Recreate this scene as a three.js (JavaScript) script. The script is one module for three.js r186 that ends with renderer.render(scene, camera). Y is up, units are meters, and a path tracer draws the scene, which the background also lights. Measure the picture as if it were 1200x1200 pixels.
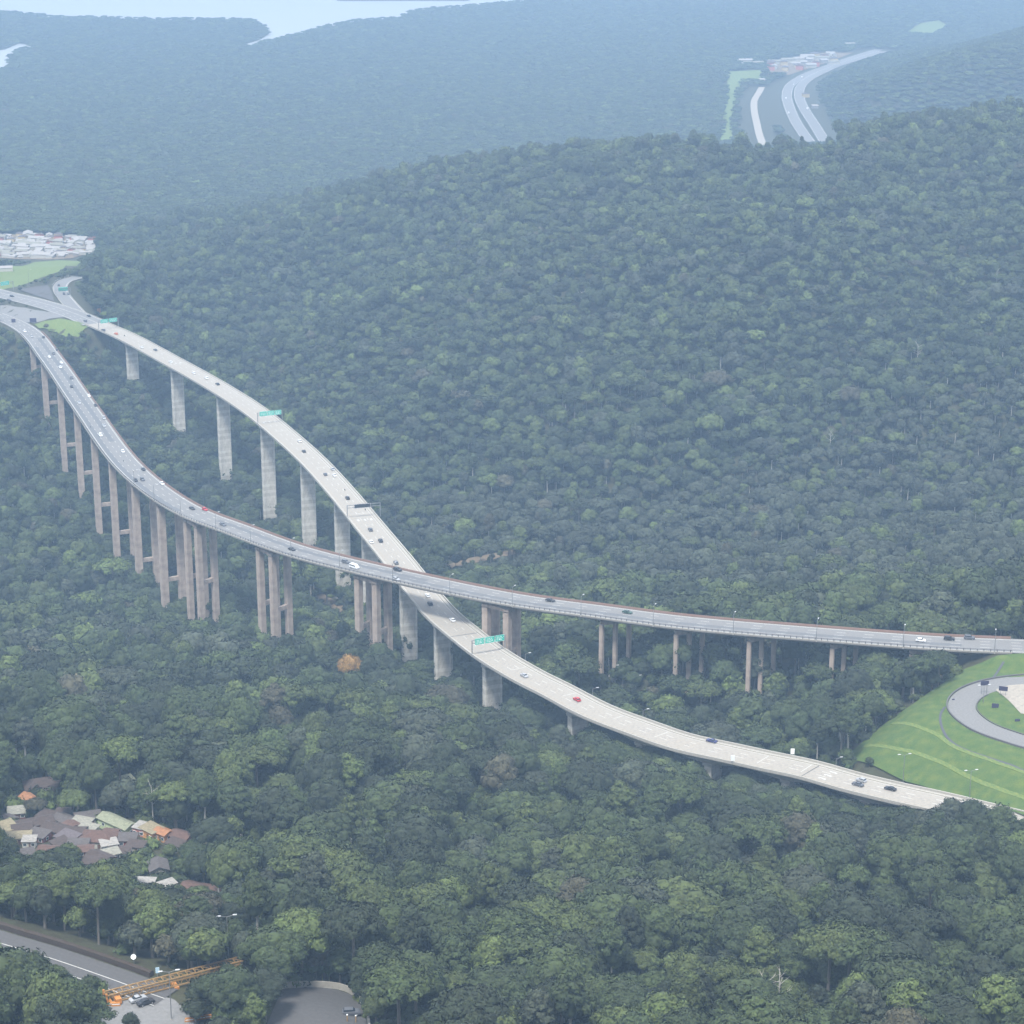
import * as THREE from 'three';
import { mergeGeometries } from 'three/addons/utils/BufferGeometryUtils.js';
import { ImprovedNoise } from 'three/addons/math/ImprovedNoise.js';
import { RoundedBoxGeometry } from 'three/addons/geometries/RoundedBoxGeometry.js';

// ---------------------------------------------------------------- camera, sky, sun, exposure
const scene = new THREE.Scene();
const EYE = 425, FOCAL = 2600, HORIZON = 830;               // metres above the coastal plain; lens in pixels of a 1200 pixel frame
const PITCH = Math.atan(HORIZON / FOCAL);
const camera = new THREE.PerspectiveCamera(2 * Math.atan(600 / FOCAL) * 180 / Math.PI, 1, 1, 20000);
camera.position.set(0, EYE, 0);
camera.lookAt(0, EYE - Math.sin(PITCH), -Math.cos(PITCH));

const renderer = new THREE.WebGLRenderer({ antialias: true });
renderer.setSize(1024, 1024);
renderer.toneMapping = THREE.LinearToneMapping;
renderer.toneMappingExposure = 4.05;
renderer.shadowMap.enabled = true;

// bright, thinly overcast sky: palest overhead, a little bluer towards the horizon
{
  const W = 256, Hh = 128, d = new Float32Array(W * Hh * 4);
  for (let j = 0; j < Hh; j++) for (let i = 0; i < W; i++) {
    const up = ((j + 0.5) / Hh - 0.5) * Math.PI, s = Math.max(0, Math.sin(up)), k = (j * W + i) * 4;
    const L = 0.37 + 0.03 * s;
    d[k] = 0.91 * L; d[k + 1] = 0.97 * L; d[k + 2] = 1.08 * L; d[k + 3] = 1;
  }
  const t = new THREE.DataTexture(d, W, Hh, THREE.RGBAFormat, THREE.FloatType);
  t.mapping = THREE.EquirectangularReflectionMapping; t.magFilter = THREE.LinearFilter; t.needsUpdate = true;
  scene.background = t; scene.environment = t;
}
const sun = new THREE.DirectionalLight(new THREE.Color().setRGB(1, 0.97, 0.9), 1.5);
sun.position.set(-130, 940, -760 + 450); sun.target.position.set(0, 60, -760);
sun.castShadow = true; sun.shadow.radius = 22; sun.shadow.mapSize.set(4096, 4096);
Object.assign(sun.shadow.camera, { left: -900, right: 900, top: 900, bottom: -1600, near: 10, far: 4000 });
sun.name = 'sun'; scene.add(sun, sun.target);
scene.fog = new THREE.FogExp2(new THREE.Color().setRGB(0.47, 0.70, 1.0), 0.0002);

// ---------------------------------------------------------------- helpers
let seedState = 12345;
const rnd = () => { seedState = (seedState + 0x6d2b79f5) | 0; let t = Math.imul(seedState ^ (seedState >>> 15), 1 | seedState); t = (t + Math.imul(t ^ (t >>> 7), 61 | t)) ^ t; return ((t ^ (t >>> 14)) >>> 0) / 4294967296; };
const R = (a, b) => a + (b - a) * rnd();
const pick = (a) => a[Math.floor(rnd() * a.length)];
const perlin = new ImprovedNoise();
const fbm = (x, y, z = 0, o = 4) => { let s = 0, a = 1, t = 0; for (let i = 0; i < o; i++) { s += a * perlin.noise(x, y, z + i * 7.3); t += a; a *= 0.5; x *= 2.03; y *= 2.03; } return s / t; };
const V = (x, y, z) => new THREE.Vector3(x, y, z);
const lerp = THREE.MathUtils.lerp, clamp = THREE.MathUtils.clamp, smooth = THREE.MathUtils.smoothstep;
// a surveyed sight line (bearing u, dip v, both in pixels of the photograph) cut with the level e in metres gives the place on the ground
const CP = Math.cos(PITCH), SP = Math.sin(PITCH);
function at(u, v, e) {
  const x = (u - 600) / FOCAL, y = (600 - v) / FOCAL, dy = y * CP - SP, t = (e - EYE) / dy;
  return V(x * t, e, (-CP - y * SP) * t);
}
function seenAt(p) {                                           // the reverse: bearing and dip of a place, and how far off it is
  const dy = p.y - EYE, f = -dy * SP - p.z * CP, up = dy * CP - p.z * SP;
  return [600 + FOCAL * p.x / f, 600 - FOCAL * up / f, f];
}
const taken = new Map();
const numbered = (n) => { const k = taken.get(n) ?? 0; taken.set(n, k + 1); return k ? n + '_' + String(k).padStart(3, '0') : n; };
function place(o, name, label, category, group, kind) {
  o.name = numbered(name); scene.add(o);
  if (label) o.userData.label = label;
  if (category) o.userData.category = category;
  if (group) o.userData.group = group;
  if (kind) o.userData.kind = kind;
  return o;
}
function part(parent, name, geo, mat, kind) {
  const m = new THREE.Mesh(geo, mat); m.name = name; m.castShadow = m.receiveShadow = true; parent.add(m);
  if (kind) m.userData.kind = kind;
  return m;
}
const boxG = (w, h, d, x = 0, y = 0, z = 0, turn = 0) => { const g = new THREE.BoxGeometry(w, h, d); if (turn) g.rotateY(turn); g.translate(x, y, z); return g; };
const merge = (list) => mergeGeometries(list.map((g) => { const n = g.index ? g.toNonIndexed() : g; for (const k of Object.keys(n.attributes)) if (!['position', 'normal', 'uv'].includes(k)) n.deleteAttribute(k); return n; }), false);
function barG(a, b, r, sides = 5, r2 = r) {                     // a round bar from a to b
  const g = new THREE.CylinderGeometry(r2, r, a.distanceTo(b), sides, 1), q = new THREE.Quaternion().setFromUnitVectors(V(0, 1, 0), b.clone().sub(a).normalize());
  g.applyQuaternion(q); g.translate((a.x + b.x) / 2, (a.y + b.y) / 2, (a.z + b.z) / 2); return g;
}
function uvMetres(g, s = 1) {                                   // box-mapped uv in metres
  const p = g.attributes.position, n = g.attributes.normal, uv = new Float32Array(p.count * 2);
  for (let i = 0; i < p.count; i++) {
    const ax = Math.abs(n.getX(i)), ay = Math.abs(n.getY(i)), az = Math.abs(n.getZ(i));
    if (ay > ax && ay > az) { uv[2 * i] = p.getX(i) / s; uv[2 * i + 1] = p.getZ(i) / s; }
    else if (ax > az) { uv[2 * i] = p.getZ(i) / s; uv[2 * i + 1] = p.getY(i) / s; }
    else { uv[2 * i] = p.getX(i) / s; uv[2 * i + 1] = p.getY(i) / s; }
  }
  g.setAttribute('uv', new THREE.BufferAttribute(uv, 2)); return g;
}

// ---------------------------------------------------------------- textures and materials
function tex(n, fn, srgb = true) {                              // fn(x, y in 0..1) -> [r,g,b] 0..1; tiles
  const d = new Uint8Array(n * n * 4);
  for (let j = 0; j < n; j++) for (let i = 0; i < n; i++) { const c = fn(i / n, j / n), k = (j * n + i) * 4; for (let q = 0; q < 3; q++) d[k + q] = clamp(Math.round(c[q] * 255), 0, 255); d[k + 3] = 255; }
  const t = new THREE.DataTexture(d, n, n); t.wrapS = t.wrapT = THREE.RepeatWrapping; t.magFilter = THREE.LinearFilter; t.minFilter = THREE.LinearMipmapLinearFilter;
  if (srgb) t.colorSpace = THREE.SRGBColorSpace; t.needsUpdate = true; return t;
}
const tnoise = (x, y, f, z = 0, o = 4) => {                     // tiling fractal noise
  const a = fbm(x * f, y * f, z, o), b = fbm((x - 1) * f, y * f, z, o), c = fbm(x * f, (y - 1) * f, z, o), d = fbm((x - 1) * f, (y - 1) * f, z, o);
  return a * (1 - x) * (1 - y) + b * x * (1 - y) + c * (1 - x) * y + d * x * y;
};
const texConcrete = tex(256, (x, y) => { const n = 0.92 + 0.22 * tnoise(x, y, 5, 1) + 0.10 * tnoise(x, y, 28, 5, 2) - 0.16 * Math.max(0, tnoise(x, y, 9, 9)) ; return [n, n * 0.985, n * 0.96]; });
// formwork: boards left faint lift lines and rust-brown run-off on the old columns
const texPier = tex(256, (x, y) => { const lift = (y * 8) % 1, l = lift < 0.05 ? -0.10 : 0, band = 0.05 * Math.sin(Math.floor(y * 8) * 2.7); const st = Math.max(0, tnoise(x, y * 0.35, 12, 3)); const n = 0.95 + 0.16 * tnoise(x, y, 6, 2) + l + band - 0.28 * st; return [n, n * (0.985 - 0.02 * st), n * (0.96 - 0.06 * st)]; });
const texOld = tex(256, (x, y) => { const st = Math.max(0, tnoise(x, y * 0.3, 9, 13)), lift = (y * 6) % 1 < 0.04 ? -0.07 : 0; const n = 0.94 + 0.2 * tnoise(x, y, 5, 12) + lift - 0.30 * st; return [n, n * (0.95 - 0.04 * st), n * (0.90 - 0.06 * st)]; });
const texRoad = tex(256, (x, y) => { const n = 0.80 + 0.16 * tnoise(x, y, 7, 21) + 0.14 * tnoise(x, y, 40, 22, 2); return [n, n, n * 0.995]; });
const texGrass = tex(256, (x, y) => { const a = tnoise(x, y, 6, 31), b = tnoise(x, y, 36, 33, 3), n = 0.86 + 0.22 * a + 0.22 * b; return [n * (1 + 0.3 * a), n, n * 0.9]; });
const texSoil = tex(256, (x, y) => { const a = tnoise(x, y, 8, 41), b = tnoise(x, y, 40, 43, 3), n = 0.75 + 0.4 * a + 0.4 * b; return [n * (1 - 0.2 * a), n, n * 0.9]; });
const texRoof = tex(128, (x, y) => { const n = 0.78 + 0.35 * tnoise(x, y, 6, 51) + 0.2 * tnoise(x, y, 30, 52, 2); return [n, n * 0.97, n * 0.95]; });
const mat = (r, g, b, o = {}) => { const m = new THREE.MeshStandardMaterial({ roughness: 0.9, ...o }); m.color.setRGB(r, g, b); return m; };
const M = {
  concrete: mat(0.42, 0.41, 0.385, { map: texConcrete, bumpMap: texConcrete, bumpScale: 0.02 }),
  slabTop: mat(0.365, 0.34, 0.305, { map: texConcrete }),
  pier: mat(0.57, 0.555, 0.52, { map: texPier, bumpMap: texPier, bumpScale: 0.05 }),
  old: mat(0.41, 0.37, 0.345, { map: texOld, bumpMap: texOld, bumpScale: 0.05 }),
  oldDeck: mat(0.26, 0.25, 0.245, { map: texConcrete }),
  slabWorn: mat(0.47, 0.445, 0.41, { map: texRoad }),
  road: mat(0.20, 0.205, 0.215, { map: texRoad }),
  roadWorn: mat(0.285, 0.28, 0.278, { map: texRoad }),
  roadDark: mat(0.13, 0.125, 0.125, { map: texRoad }),
  paint: mat(0.62, 0.62, 0.60), paintOld: mat(0.48, 0.475, 0.45),
  steel: mat(0.25, 0.255, 0.265, { roughness: 0.5, metalness: 0.4 }), darkSteel: mat(0.06, 0.06, 0.075, { roughness: 0.6 }),
  signGreen: mat(0.01, 0.42, 0.31, { roughness: 0.5 }), signWhite: mat(0.8, 0.82, 0.82, { roughness: 0.5 }), signDark: mat(0.045, 0.04, 0.085, { roughness: 0.5 }),
  yellow: mat(0.27, 0.165, 0.06, { roughness: 0.6 }), orange: mat(0.48, 0.20, 0.045, { roughness: 0.6 }),
  grass: mat(0.088, 0.145, 0.031, { map: texGrass }), grassPale: mat(0.155, 0.215, 0.065, { map: texGrass }), soil: mat(0.075, 0.075, 0.038, { map: texSoil }),
  clay: mat(0.30, 0.22, 0.17, { map: texSoil }), hedge: mat(0.075, 0.05, 0.042, { map: texSoil }),
  rail: mat(0.10, 0.095, 0.10), railBrown: mat(0.17, 0.105, 0.08),
  lampHead: mat(0.5, 0.51, 0.53, { roughness: 0.4 }),
  water: mat(0.32, 0.33, 0.32, { roughness: 0.3 }),
};

// ---------------------------------------------------------------- the lie of the land
// routes: [bearing, dip, level] surveyed along the middle of each carriageway
const ROUTE_OLD = [[-160, 322, 46], [-90, 342, 48], [0, 371, 50], [32, 387, 51.5], [60, 420, 54], [99, 476, 58.5], [150, 545, 64], [193, 581, 67], [230, 602, 69], [275, 619, 71], [350, 646, 75], [450, 671, 79], [600, 702, 84], [700, 716, 87.5], [800, 729, 90.5], [950, 742, 94], [1100, 753, 96.5], [1190, 757, 97.5], [1320, 762, 98]];
const ROUTE_NEW = [[-130, 308, 47], [-60, 328, 48], [0, 344, 49], [45, 355, 49.5], [80, 366, 50], [116, 381, 50.5], [150, 396, 51], [200, 423, 52], [250, 451, 53], [297, 481, 54.5], [333, 510, 56], [369, 543, 57.5], [405, 583, 59], [432, 616, 60.5], [469, 661, 63], [500, 701, 65], [520, 723, 66], [545, 744, 67], [575, 767, 68.5], [620, 794, 70.5], [650, 809, 71.5], [700, 835, 73], [750, 854, 74.5], [800, 871, 76], [850, 882, 77.5], [900, 893, 79], [947, 903, 80], [1000, 918, 81], [1050, 930, 82], [1100, 941, 82.6], [1170, 958, 83], [1260, 980, 84]];
const ROUTE_RAMP = [[96, 371, 50], [82, 356, 49.5], [72, 343, 49], [71, 335, 48.5], [77, 329, 48], [92, 324.5, 47.3]];
const ROUTE_LOOP = [[1330, 905, 92], [1240, 880, 92], [1190, 866, 92], [1150, 851, 92], [1128, 832, 92.3], [1131, 818, 92.6], [1150, 807, 93], [1180, 800, 93.3], [1230, 796, 94], [1330, 795, 94.5]];
const ROUTE_NEAR = [[-200, 1050, 143], [-60, 1085, 141], [0, 1104, 140], [60, 1122, 139.5], [130, 1146, 139], [190, 1168, 139], [260, 1190, 139], [330, 1215, 139]];
const ROUTE_FAR_A = [[950, 168, 3], [934, 145, 3], [926, 128, 3], [922, 112, 3], [926, 100, 3], [938, 91, 3], [955, 83, 3], [975, 76, 3], [1000, 67, 4], [1030, 58, 4]];
const ROUTE_FAR_B = [[968, 168, 3], [955, 147, 3], [944, 130, 3], [937, 115, 3], [938, 102, 3], [947, 93, 3], [962, 85, 3], [980, 77, 3], [1005, 69, 4], [1035, 60, 4]];
const ROUTE_SIDE = [[895, 172, 3], [890, 158, 3], [887, 145, 3], [884, 130, 3], [884, 118, 3], [889, 109, 3], [893, 102, 3]];
class Route {
  constructor(list, step = 4) {
    this.curve = new THREE.CatmullRomCurve3(list.map((p) => at(...p)), false, 'centripetal');
    this.length = this.curve.getLength(); this.n = Math.round(this.length / step); this.step = this.length / this.n;
    this.curve.arcLengthDivisions = 600; this.curve.updateArcLengths();
    this.pts = this.curve.getSpacedPoints(this.n);
    this.dirs = this.pts.map((p, i) => { const a = this.pts[Math.max(0, i - 1)], b = this.pts[Math.min(this.n, i + 1)]; const d = b.clone().sub(a); d.y = 0; return d.normalize(); });
  }
  // place at distance s along, o metres to the side (positive = towards larger bearing side of travel), h above the surface
  p(s, o = 0, h = 0) {
    const f = clamp(s / this.step, 0, this.n - 1e-6), i = Math.floor(f), k = f - i, q = this.pts[i].clone().lerp(this.pts[i + 1], k), d = this.dirs[i].clone().lerp(this.dirs[i + 1], k).normalize();
    return V(q.x - d.z * o, q.y + h, q.z + d.x * o);
  }
  dir(s) { const f = clamp(s / this.step, 0, this.n - 1e-6), i = Math.floor(f); return this.dirs[i].clone().lerp(this.dirs[i + 1], f - i).normalize(); }
  find(u, v) {                                                  // distance along and to the side of the place on the surface in line with that bearing and dip
    let best = [1e9, 0, 0];
    for (let s = 0; s <= this.length; s += 2) for (let o = -10; o <= 10; o += 1) { const q = seenAt(this.p(s, o)), e = (q[0] - u) ** 2 + (q[1] - v) ** 2; if (e < best[0]) best = [e, s, o]; }
    const [, s0, o0] = best;
    for (let s = s0 - 2; s <= s0 + 2; s += 0.25) for (let o = o0 - 1; o <= o0 + 1; o += 0.25) { const q = seenAt(this.p(s, o)), e = (q[0] - u) ** 2 + (q[1] - v) ** 2; if (e < best[0]) best = [e, s, o]; }
    return best;
  }
}
const oldRoad = new Route(ROUTE_OLD), newRoad = new Route(ROUTE_NEW), ramp = new Route(ROUTE_RAMP), loop = new Route(ROUTE_LOOP, 2.5), nearRoad = new Route(ROUTE_NEAR, 3), farA = new Route(ROUTE_FAR_A, 10), farB = new Route(ROUTE_FAR_B, 10), sideRoad = new Route(ROUTE_SIDE, 10);
const OLD_START = oldRoad.find(34, 392)[1], NEW_START = newRoad.find(112, 379)[1], NEW_END = newRoad.find(1190, 962)[1], OLD_END = oldRoad.find(1185, 757)[1];

// spot levels of the bare ground
const SPOTS = [
  [-200, 1320, 152], [200, 1320, 150], [600, 1320, 146], [1000, 1320, 146], [1400, 1320, 150],
  [-150, 1180, 142], [0, 1190, 139], [170, 1185, 138.5], [300, 1190, 138.5], [390, 1180, 138], [470, 1190, 132], [600, 1180, 124], [900, 1180, 120], [1200, 1180, 122], [1400, 1180, 124],
  [0, 1095, 139], [-150, 1040, 139], [130, 1136, 137.5], [240, 1125, 134], [330, 1130, 134], [330, 1080, 117], [200, 1075, 118], [80, 1060, 116], [50, 970, 104], [150, 965, 103], [250, 1000, 106], [-150, 980, 108],
  [500, 1050, 99], [800, 1050, 92], [1100, 1050, 90], [1300, 1050, 92],
  [0, 880, 78], [200, 870, 68], [400, 870, 62], [600, 920, 64], [800, 960, 69], [1000, 985, 72], [1150, 985, 73], [1300, 990, 74],
  [925, 920, 63], [835, 915, 57], [680, 860, 45], [578, 845, 36], [520, 805, 30], 
  [400, 790, 26], [300, 775, 10], [200, 750, -2], [100, 730, -6], [0, 755, 16], [-150, 800, 34],
  [0, 600, -4], [-150, 600, 20], [0, 470, 22], [-150, 450, 34],
  [0, 385, 47], [-100, 350, 46], [60, 362, 48], [105, 360, 48], [70, 378, 48], [120, 352, 46], [150, 350, 41], [30, 322, 41], [70, 312, 38], [110, 312, 36], [-80, 320, 40],
  [109, 400, 38], [180, 400, 24], [160, 560, -10],
  [610, 800, 36], [715, 792, 57], [800, 792, 62], [900, 765, 69], [1000, 775, 72], [1090, 775, 82], [1200, 770, 90], [1300, 775, 92], [1200, 748, 91],
  [1200, 700, 66], [1000, 700, 46], [800, 690, 30], [650, 665, 15], [1200, 630, 42], [950, 615, 22], [560, 665, 12], [450, 620, 0],
  [800, 840, 53], [900, 850, 55], [960, 830, 64], [1000, 862, 71], [1040, 820, 78], [680, 790, 38],
  [1005, 890, 77], [1060, 908, 78.5], [1130, 934, 80], [1210, 958, 81], [1030, 868, 81.5], [1050, 879, 83], [1100, 894, 84.5], [1133, 911, 85], [1175, 928, 85.3], [1215, 944, 85.6], [1060, 849, 87.5], [1097, 863, 88.5], [1150, 890, 89], [1200, 908, 89.2], [1085, 840, 90.5], [1100, 815, 91.5], [1150, 790, 92.5], [1160, 835, 92], [1200, 835, 92], [1200, 790, 93.5],
  // the long wooded hill beyond
  [1130, 148, 148], [1000, 168, 138], [900, 182, 131], [800, 186, 128], [700, 190, 124], [600, 198, 114], [500, 216, 100], [400, 250, 74], [300, 282, 44], [200, 304, 25], [135, 314, 24], [1300, 150, 158], [1500, 170, 150],
  [1100, 540, 42], [1100, 460, 68], [1100, 370, 92], [1100, 252, 128], [1400, 524, 54], [1400, 370, 96], [900, 540, 36], [900, 450, 64], [900, 300, 114], [700, 570, 22], [700, 480, 52], [700, 397, 76], [700, 282, 109], [550, 560, 10], [550, 480, 36], [550, 350, 80], [400, 560, -2], [400, 386, 48], [280, 400, 12], [250, 330, 36], [200, 345, 32],
].map(([u, v, e]) => { const p = at(u, v, e); return [p.x, -p.z, e]; });
for (const [u, v, e] of [[1130, 148, 148], [900, 182, 131], [700, 190, 124], [500, 216, 100], [400, 250, 74], [300, 282, 44], [1400, 165, 152]]) { const p = at(u, v, e); SPOTS.push([p.x * 1.13, -p.z * 1.13, e * 0.55], [p.x * 1.3, -p.z * 1.3, 4]); }
for (const [u, v] of [[50, 297], [-100, 297], [120, 288], [50, 270], [200, 255]]) { const p = at(u, v, 2); SPOTS.push([p.x, -p.z, 2]); }
for (const [u, v, deck, e] of [[154, 398, 51, 14], [207, 427, 52, -1], [261, 457, 53, -14], [313, 493, 55, -14], [360, 534, 57, -7], [400, 577, 59, -3], [433, 617, 60.5, 3], [478, 672, 63.6, 12], [46, 401, 52.6, 27], [59, 419, 54, 8], [79, 446, 56, -8], [99, 476, 58.5, -10], [119, 506, 61, -12], [141, 535, 63, -10], [165, 559, 65, -9], [193, 581, 67, -6], [234, 604, 69, 0], [320, 636, 73.5, 9], [437, 668, 78.5, 22]]) { const p = at(u, v, deck); SPOTS.push([p.x, -p.z, e]); }
for (const x of [-700, -350, 0, 350, 700]) SPOTS.push([x, 0, 400], [x, 90, 335], [x, 200, 250], [x, 320, 190], [x, 2600, 2]);
const TPS = (() => {
  const n = SPOTS.length, N = n + 3, S = 500, K = (r2) => r2 < 1e-9 ? 0 : r2 * Math.log(r2) * 0.5, A = [];
  const P = SPOTS.map(([x, d, e]) => [x / S, d / S, e]);
  for (let i = 0; i < n; i++) { const r = new Float64Array(N + 1); for (let j = 0; j < n; j++) r[j] = K((P[i][0] - P[j][0]) ** 2 + (P[i][1] - P[j][1]) ** 2) + (i === j ? 0.0006 : 0); r[n] = 1; r[n + 1] = P[i][0]; r[n + 2] = P[i][1]; r[N] = P[i][2]; A.push(r); }
  for (let k = 0; k < 3; k++) { const r = new Float64Array(N + 1); for (let j = 0; j < n; j++) r[j] = k === 0 ? 1 : P[j][k - 1]; A.push(r); }
  for (let c = 0; c < N; c++) {
    let b = c; for (let i = c + 1; i < N; i++) if (Math.abs(A[i][c]) > Math.abs(A[b][c])) b = i;
    [A[c], A[b]] = [A[b], A[c]];
    for (let i = c + 1; i < N; i++) { const f = A[i][c] / A[c][c]; if (f) for (let j = c; j <= N; j++) A[i][j] -= f * A[c][j]; }
  }
  const w = new Float64Array(N);
  for (let i = N - 1; i >= 0; i--) { let s = A[i][N]; for (let j = i + 1; j < N; j++) s -= A[i][j] * w[j]; w[i] = s / A[i][i]; }
  return (x, d) => { x /= S; d /= S; let s = w[n] + w[n + 1] * x + w[n + 2] * d; for (let i = 0; i < n; i++) s += w[i] * K((x - P[i][0]) ** 2 + (d - P[i][1]) ** 2); return s; };
})();
// cuttings and banks: the ground meets each road that runs on it
const buckets = new Map(), BK = 30;
function cut(route, s0, s1, half, fade, drop = 0.35) { for (let i = 0; i <= route.n; i++) { const s = i * route.step; if (s < s0 || s > s1) continue; const p = route.pts[i], k = Math.floor(p.x / BK) + ',' + Math.floor(-p.z / BK); if (!buckets.has(k)) buckets.set(k, []); buckets.get(k).push([p.x, -p.z, p.y - drop, half, fade]); } }
cut(oldRoad, -1, OLD_START, 11, 16); cut(newRoad, -1, NEW_START, 12, 16); cut(ramp, -1, 1e9, 6, 10); cut(loop, -1, 1e9, 7, 8, 1.0); cut(nearRoad, -1, 1e9, 9, 12); cut(oldRoad, OLD_END, 1e9, 10, 12); cut(newRoad, NEW_END, 1e9, 10, 12);
cut(farA, -1, 1e9, 26, 50, 1); cut(farB, -1, 1e9, 26, 50, 1); cut(sideRoad, -1, 1e9, 16, 40, 1);
function rawLevel(x, d) {
  let e = TPS(clamp(x, -640, 640), clamp(d, -60, 2600));
  e += 3.0 * fbm(x / 90, d / 90, 3.3, 3) * smooth(d, 500, 700) * (1 - smooth(x, 90, 130) * (1 - smooth(Math.abs(d - 800), 70, 110)));
  e += 17 * fbm(x / 170, d / 210, 8.8, 3) * smooth(d, 1280, 1450) * (1 - smooth(d, 1780, 1950));
  e = lerp(e, 0, smooth(d, 2330, 2600)); if (d > 2300) e = Math.max(0, e);
  e += 165 * Math.exp(-(((x - 1080) / 400) ** 2) - ((d - 3350) / 470) ** 2) + 66 * Math.exp(-(((x - 640) / 200) ** 2) - ((d - 3050) / 240) ** 2);
  if (d < -60) e = lerp(e, 420, smooth(-d, 60, 600));
  let wsum = 0, esum = 0, wmax = 0;
  const bx = Math.floor(x / BK), bd = Math.floor(d / BK);
  const reach = d > 2600 ? 3 : 1;
  for (let i = -reach; i <= reach; i++) for (let j = -reach; j <= reach; j++) for (const [px, pd, pe, half, fade] of buckets.get((bx + i) + ',' + (bd + j)) ?? []) {
    const r = Math.hypot(px - x, pd - d); if (r > half + fade) continue;
    const w = 1 - smooth(r, half, half + fade), ww = 1 / (r * r + 4); wsum += ww; esum += ww * pe; wmax = Math.max(wmax, w);
  }
  return wmax > 0 ? lerp(e, esum / wsum, wmax) : e;
}
const XS = [], DS = [];
for (let x = -630; x <= 630; x += 7) XS.push(x);
for (let x = 655; x <= 1500; x += 26) { XS.push(x); XS.unshift(-x); }
for (let s = 30, x = 1500; x < 9000; s *= 1.4) { x += s; XS.push(x); XS.unshift(-x); }
for (let d = -2500; d < 330; d += d < -200 ? 300 : 30) DS.push(d);
for (let d = 340; d < 1150; d += 6.5) DS.push(d);
for (let d = 1150; d < 2700; d += 12) DS.push(d);
for (let d = 2700; d < 4300; d += 26) DS.push(d);
for (let s = 30, d = 4300; d < 13000; s = Math.min(s * 1.06, 700)) { DS.push(d); d += s; }
const NX = XS.length, ND = DS.length, LV = new Float32Array(NX * ND);
for (let j = 0; j < ND; j++) for (let i = 0; i < NX; i++) LV[j * NX + i] = rawLevel(XS[i], DS[j]);
const seek = (a, v) => { let lo = 0, hi = a.length - 2; while (lo < hi) { const m = (lo + hi + 1) >> 1; if (a[m] <= v) lo = m; else hi = m - 1; } return lo; };
function ground(x, z) {
  const d = -z, i = seek(XS, x), j = seek(DS, d), fx = clamp((x - XS[i]) / (XS[i + 1] - XS[i]), 0, 1), fd = clamp((d - DS[j]) / (DS[j + 1] - DS[j]), 0, 1), k = j * NX + i;
  return lerp(lerp(LV[k], LV[k + 1], fx), lerp(LV[k + NX], LV[k + NX + 1], fx), fd);
}
{
  const pos = new Float32Array(NX * ND * 3), uv = new Float32Array(NX * ND * 2), idx = [];
  for (let j = 0; j < ND; j++) for (let i = 0; i < NX; i++) { const k = j * NX + i; pos.set([XS[i], LV[k], -DS[j]], k * 3); uv.set([XS[i] / 25, DS[j] / 25], k * 2); if (i && j) idx.push(k - NX - 1, k - NX, k, k - NX - 1, k, k - 1); }
  const g = new THREE.BufferGeometry(); g.setAttribute('position', new THREE.BufferAttribute(pos, 3)); g.setAttribute('uv', new THREE.BufferAttribute(uv, 2)); g.setIndex(idx); g.computeVertexNormals();
  const m = new THREE.Mesh(g, M.soil); m.receiveShadow = m.castShadow = true; place(m, 'terrain', 'dark undergrown ground of the valley, the hills and the coastal plain', 'ground', null, 'structure');
}
// sheets that follow the ground: a region given by its outline on the ground
const inside = (poly, x, z) => { let c = false; for (let i = 0, j = poly.length - 1; i < poly.length; j = i++) { const a = poly[i], b = poly[j]; if ((a.z > z) !== (b.z > z) && x < (b.x - a.x) * (z - a.z) / (b.z - a.z) + a.x) c = !c; } return c; };
const onGround = (u, v, e = 60) => { let p = at(u, v, e); for (let i = 0; i < 14; i++) { const g = ground(p.x, p.z); p = at(u, v, lerp(p.y, g, 0.7)); } return p; };
const CLEAR = [];                                              // regions without trees
function drape(poly, step, lift, uvs = 8) {
  const xs = poly.map((p) => p.x), zs = poly.map((p) => p.z), x0 = Math.min(...xs), x1 = Math.max(...xs), z0 = Math.min(...zs), z1 = Math.max(...zs);
  const nx = Math.ceil((x1 - x0) / step), nz = Math.ceil((z1 - z0) / step), pos = [], uv = [], id = new Map(), idx = [];
  const near = (x, z) => { let b = 1e9, q = [x, z]; for (let i = 0, j = poly.length - 1; i < poly.length; j = i++) { const a = poly[j], c = poly[i], t = clamp(((x - a.x) * (c.x - a.x) + (z - a.z) * (c.z - a.z)) / ((c.x - a.x) ** 2 + (c.z - a.z) ** 2), 0, 1), px = lerp(a.x, c.x, t), pz = lerp(a.z, c.z, t), r = (px - x) ** 2 + (pz - z) ** 2; if (r < b) { b = r; q = [px, pz]; } } return q; };
  const vert = (i, j) => { const k = i + ',' + j; if (!id.has(k)) { let x = x0 + i * step, z = z0 + j * step; if (!inside(poly, x, z)) [x, z] = near(x, z); id.set(k, pos.length / 3); pos.push(x, ground(x, z) + lift, z); uv.push(x / uvs, z / uvs); } return id.get(k); };
  for (let i = 0; i < nx; i++) for (let j = 0; j < nz; j++) { let n = 0; for (const [a, b] of [[0, 0], [1, 0], [0, 1], [1, 1]]) n += inside(poly, x0 + (i + a) * step, z0 + (j + b) * step); if (!n) continue; const a = vert(i, j), b = vert(i + 1, j), c = vert(i + 1, j + 1), d = vert(i, j + 1); idx.push(a, c, b, a, d, c); }
  const g = new THREE.BufferGeometry(); g.setAttribute('position', new THREE.Float32BufferAttribute(pos, 3)); g.setAttribute('uv', new THREE.Float32BufferAttribute(uv, 2)); g.setIndex(idx); g.computeVertexNormals(); return g;
}
const region = (list, e) => list.map(([u, v]) => onGround(u, v, e));
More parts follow.
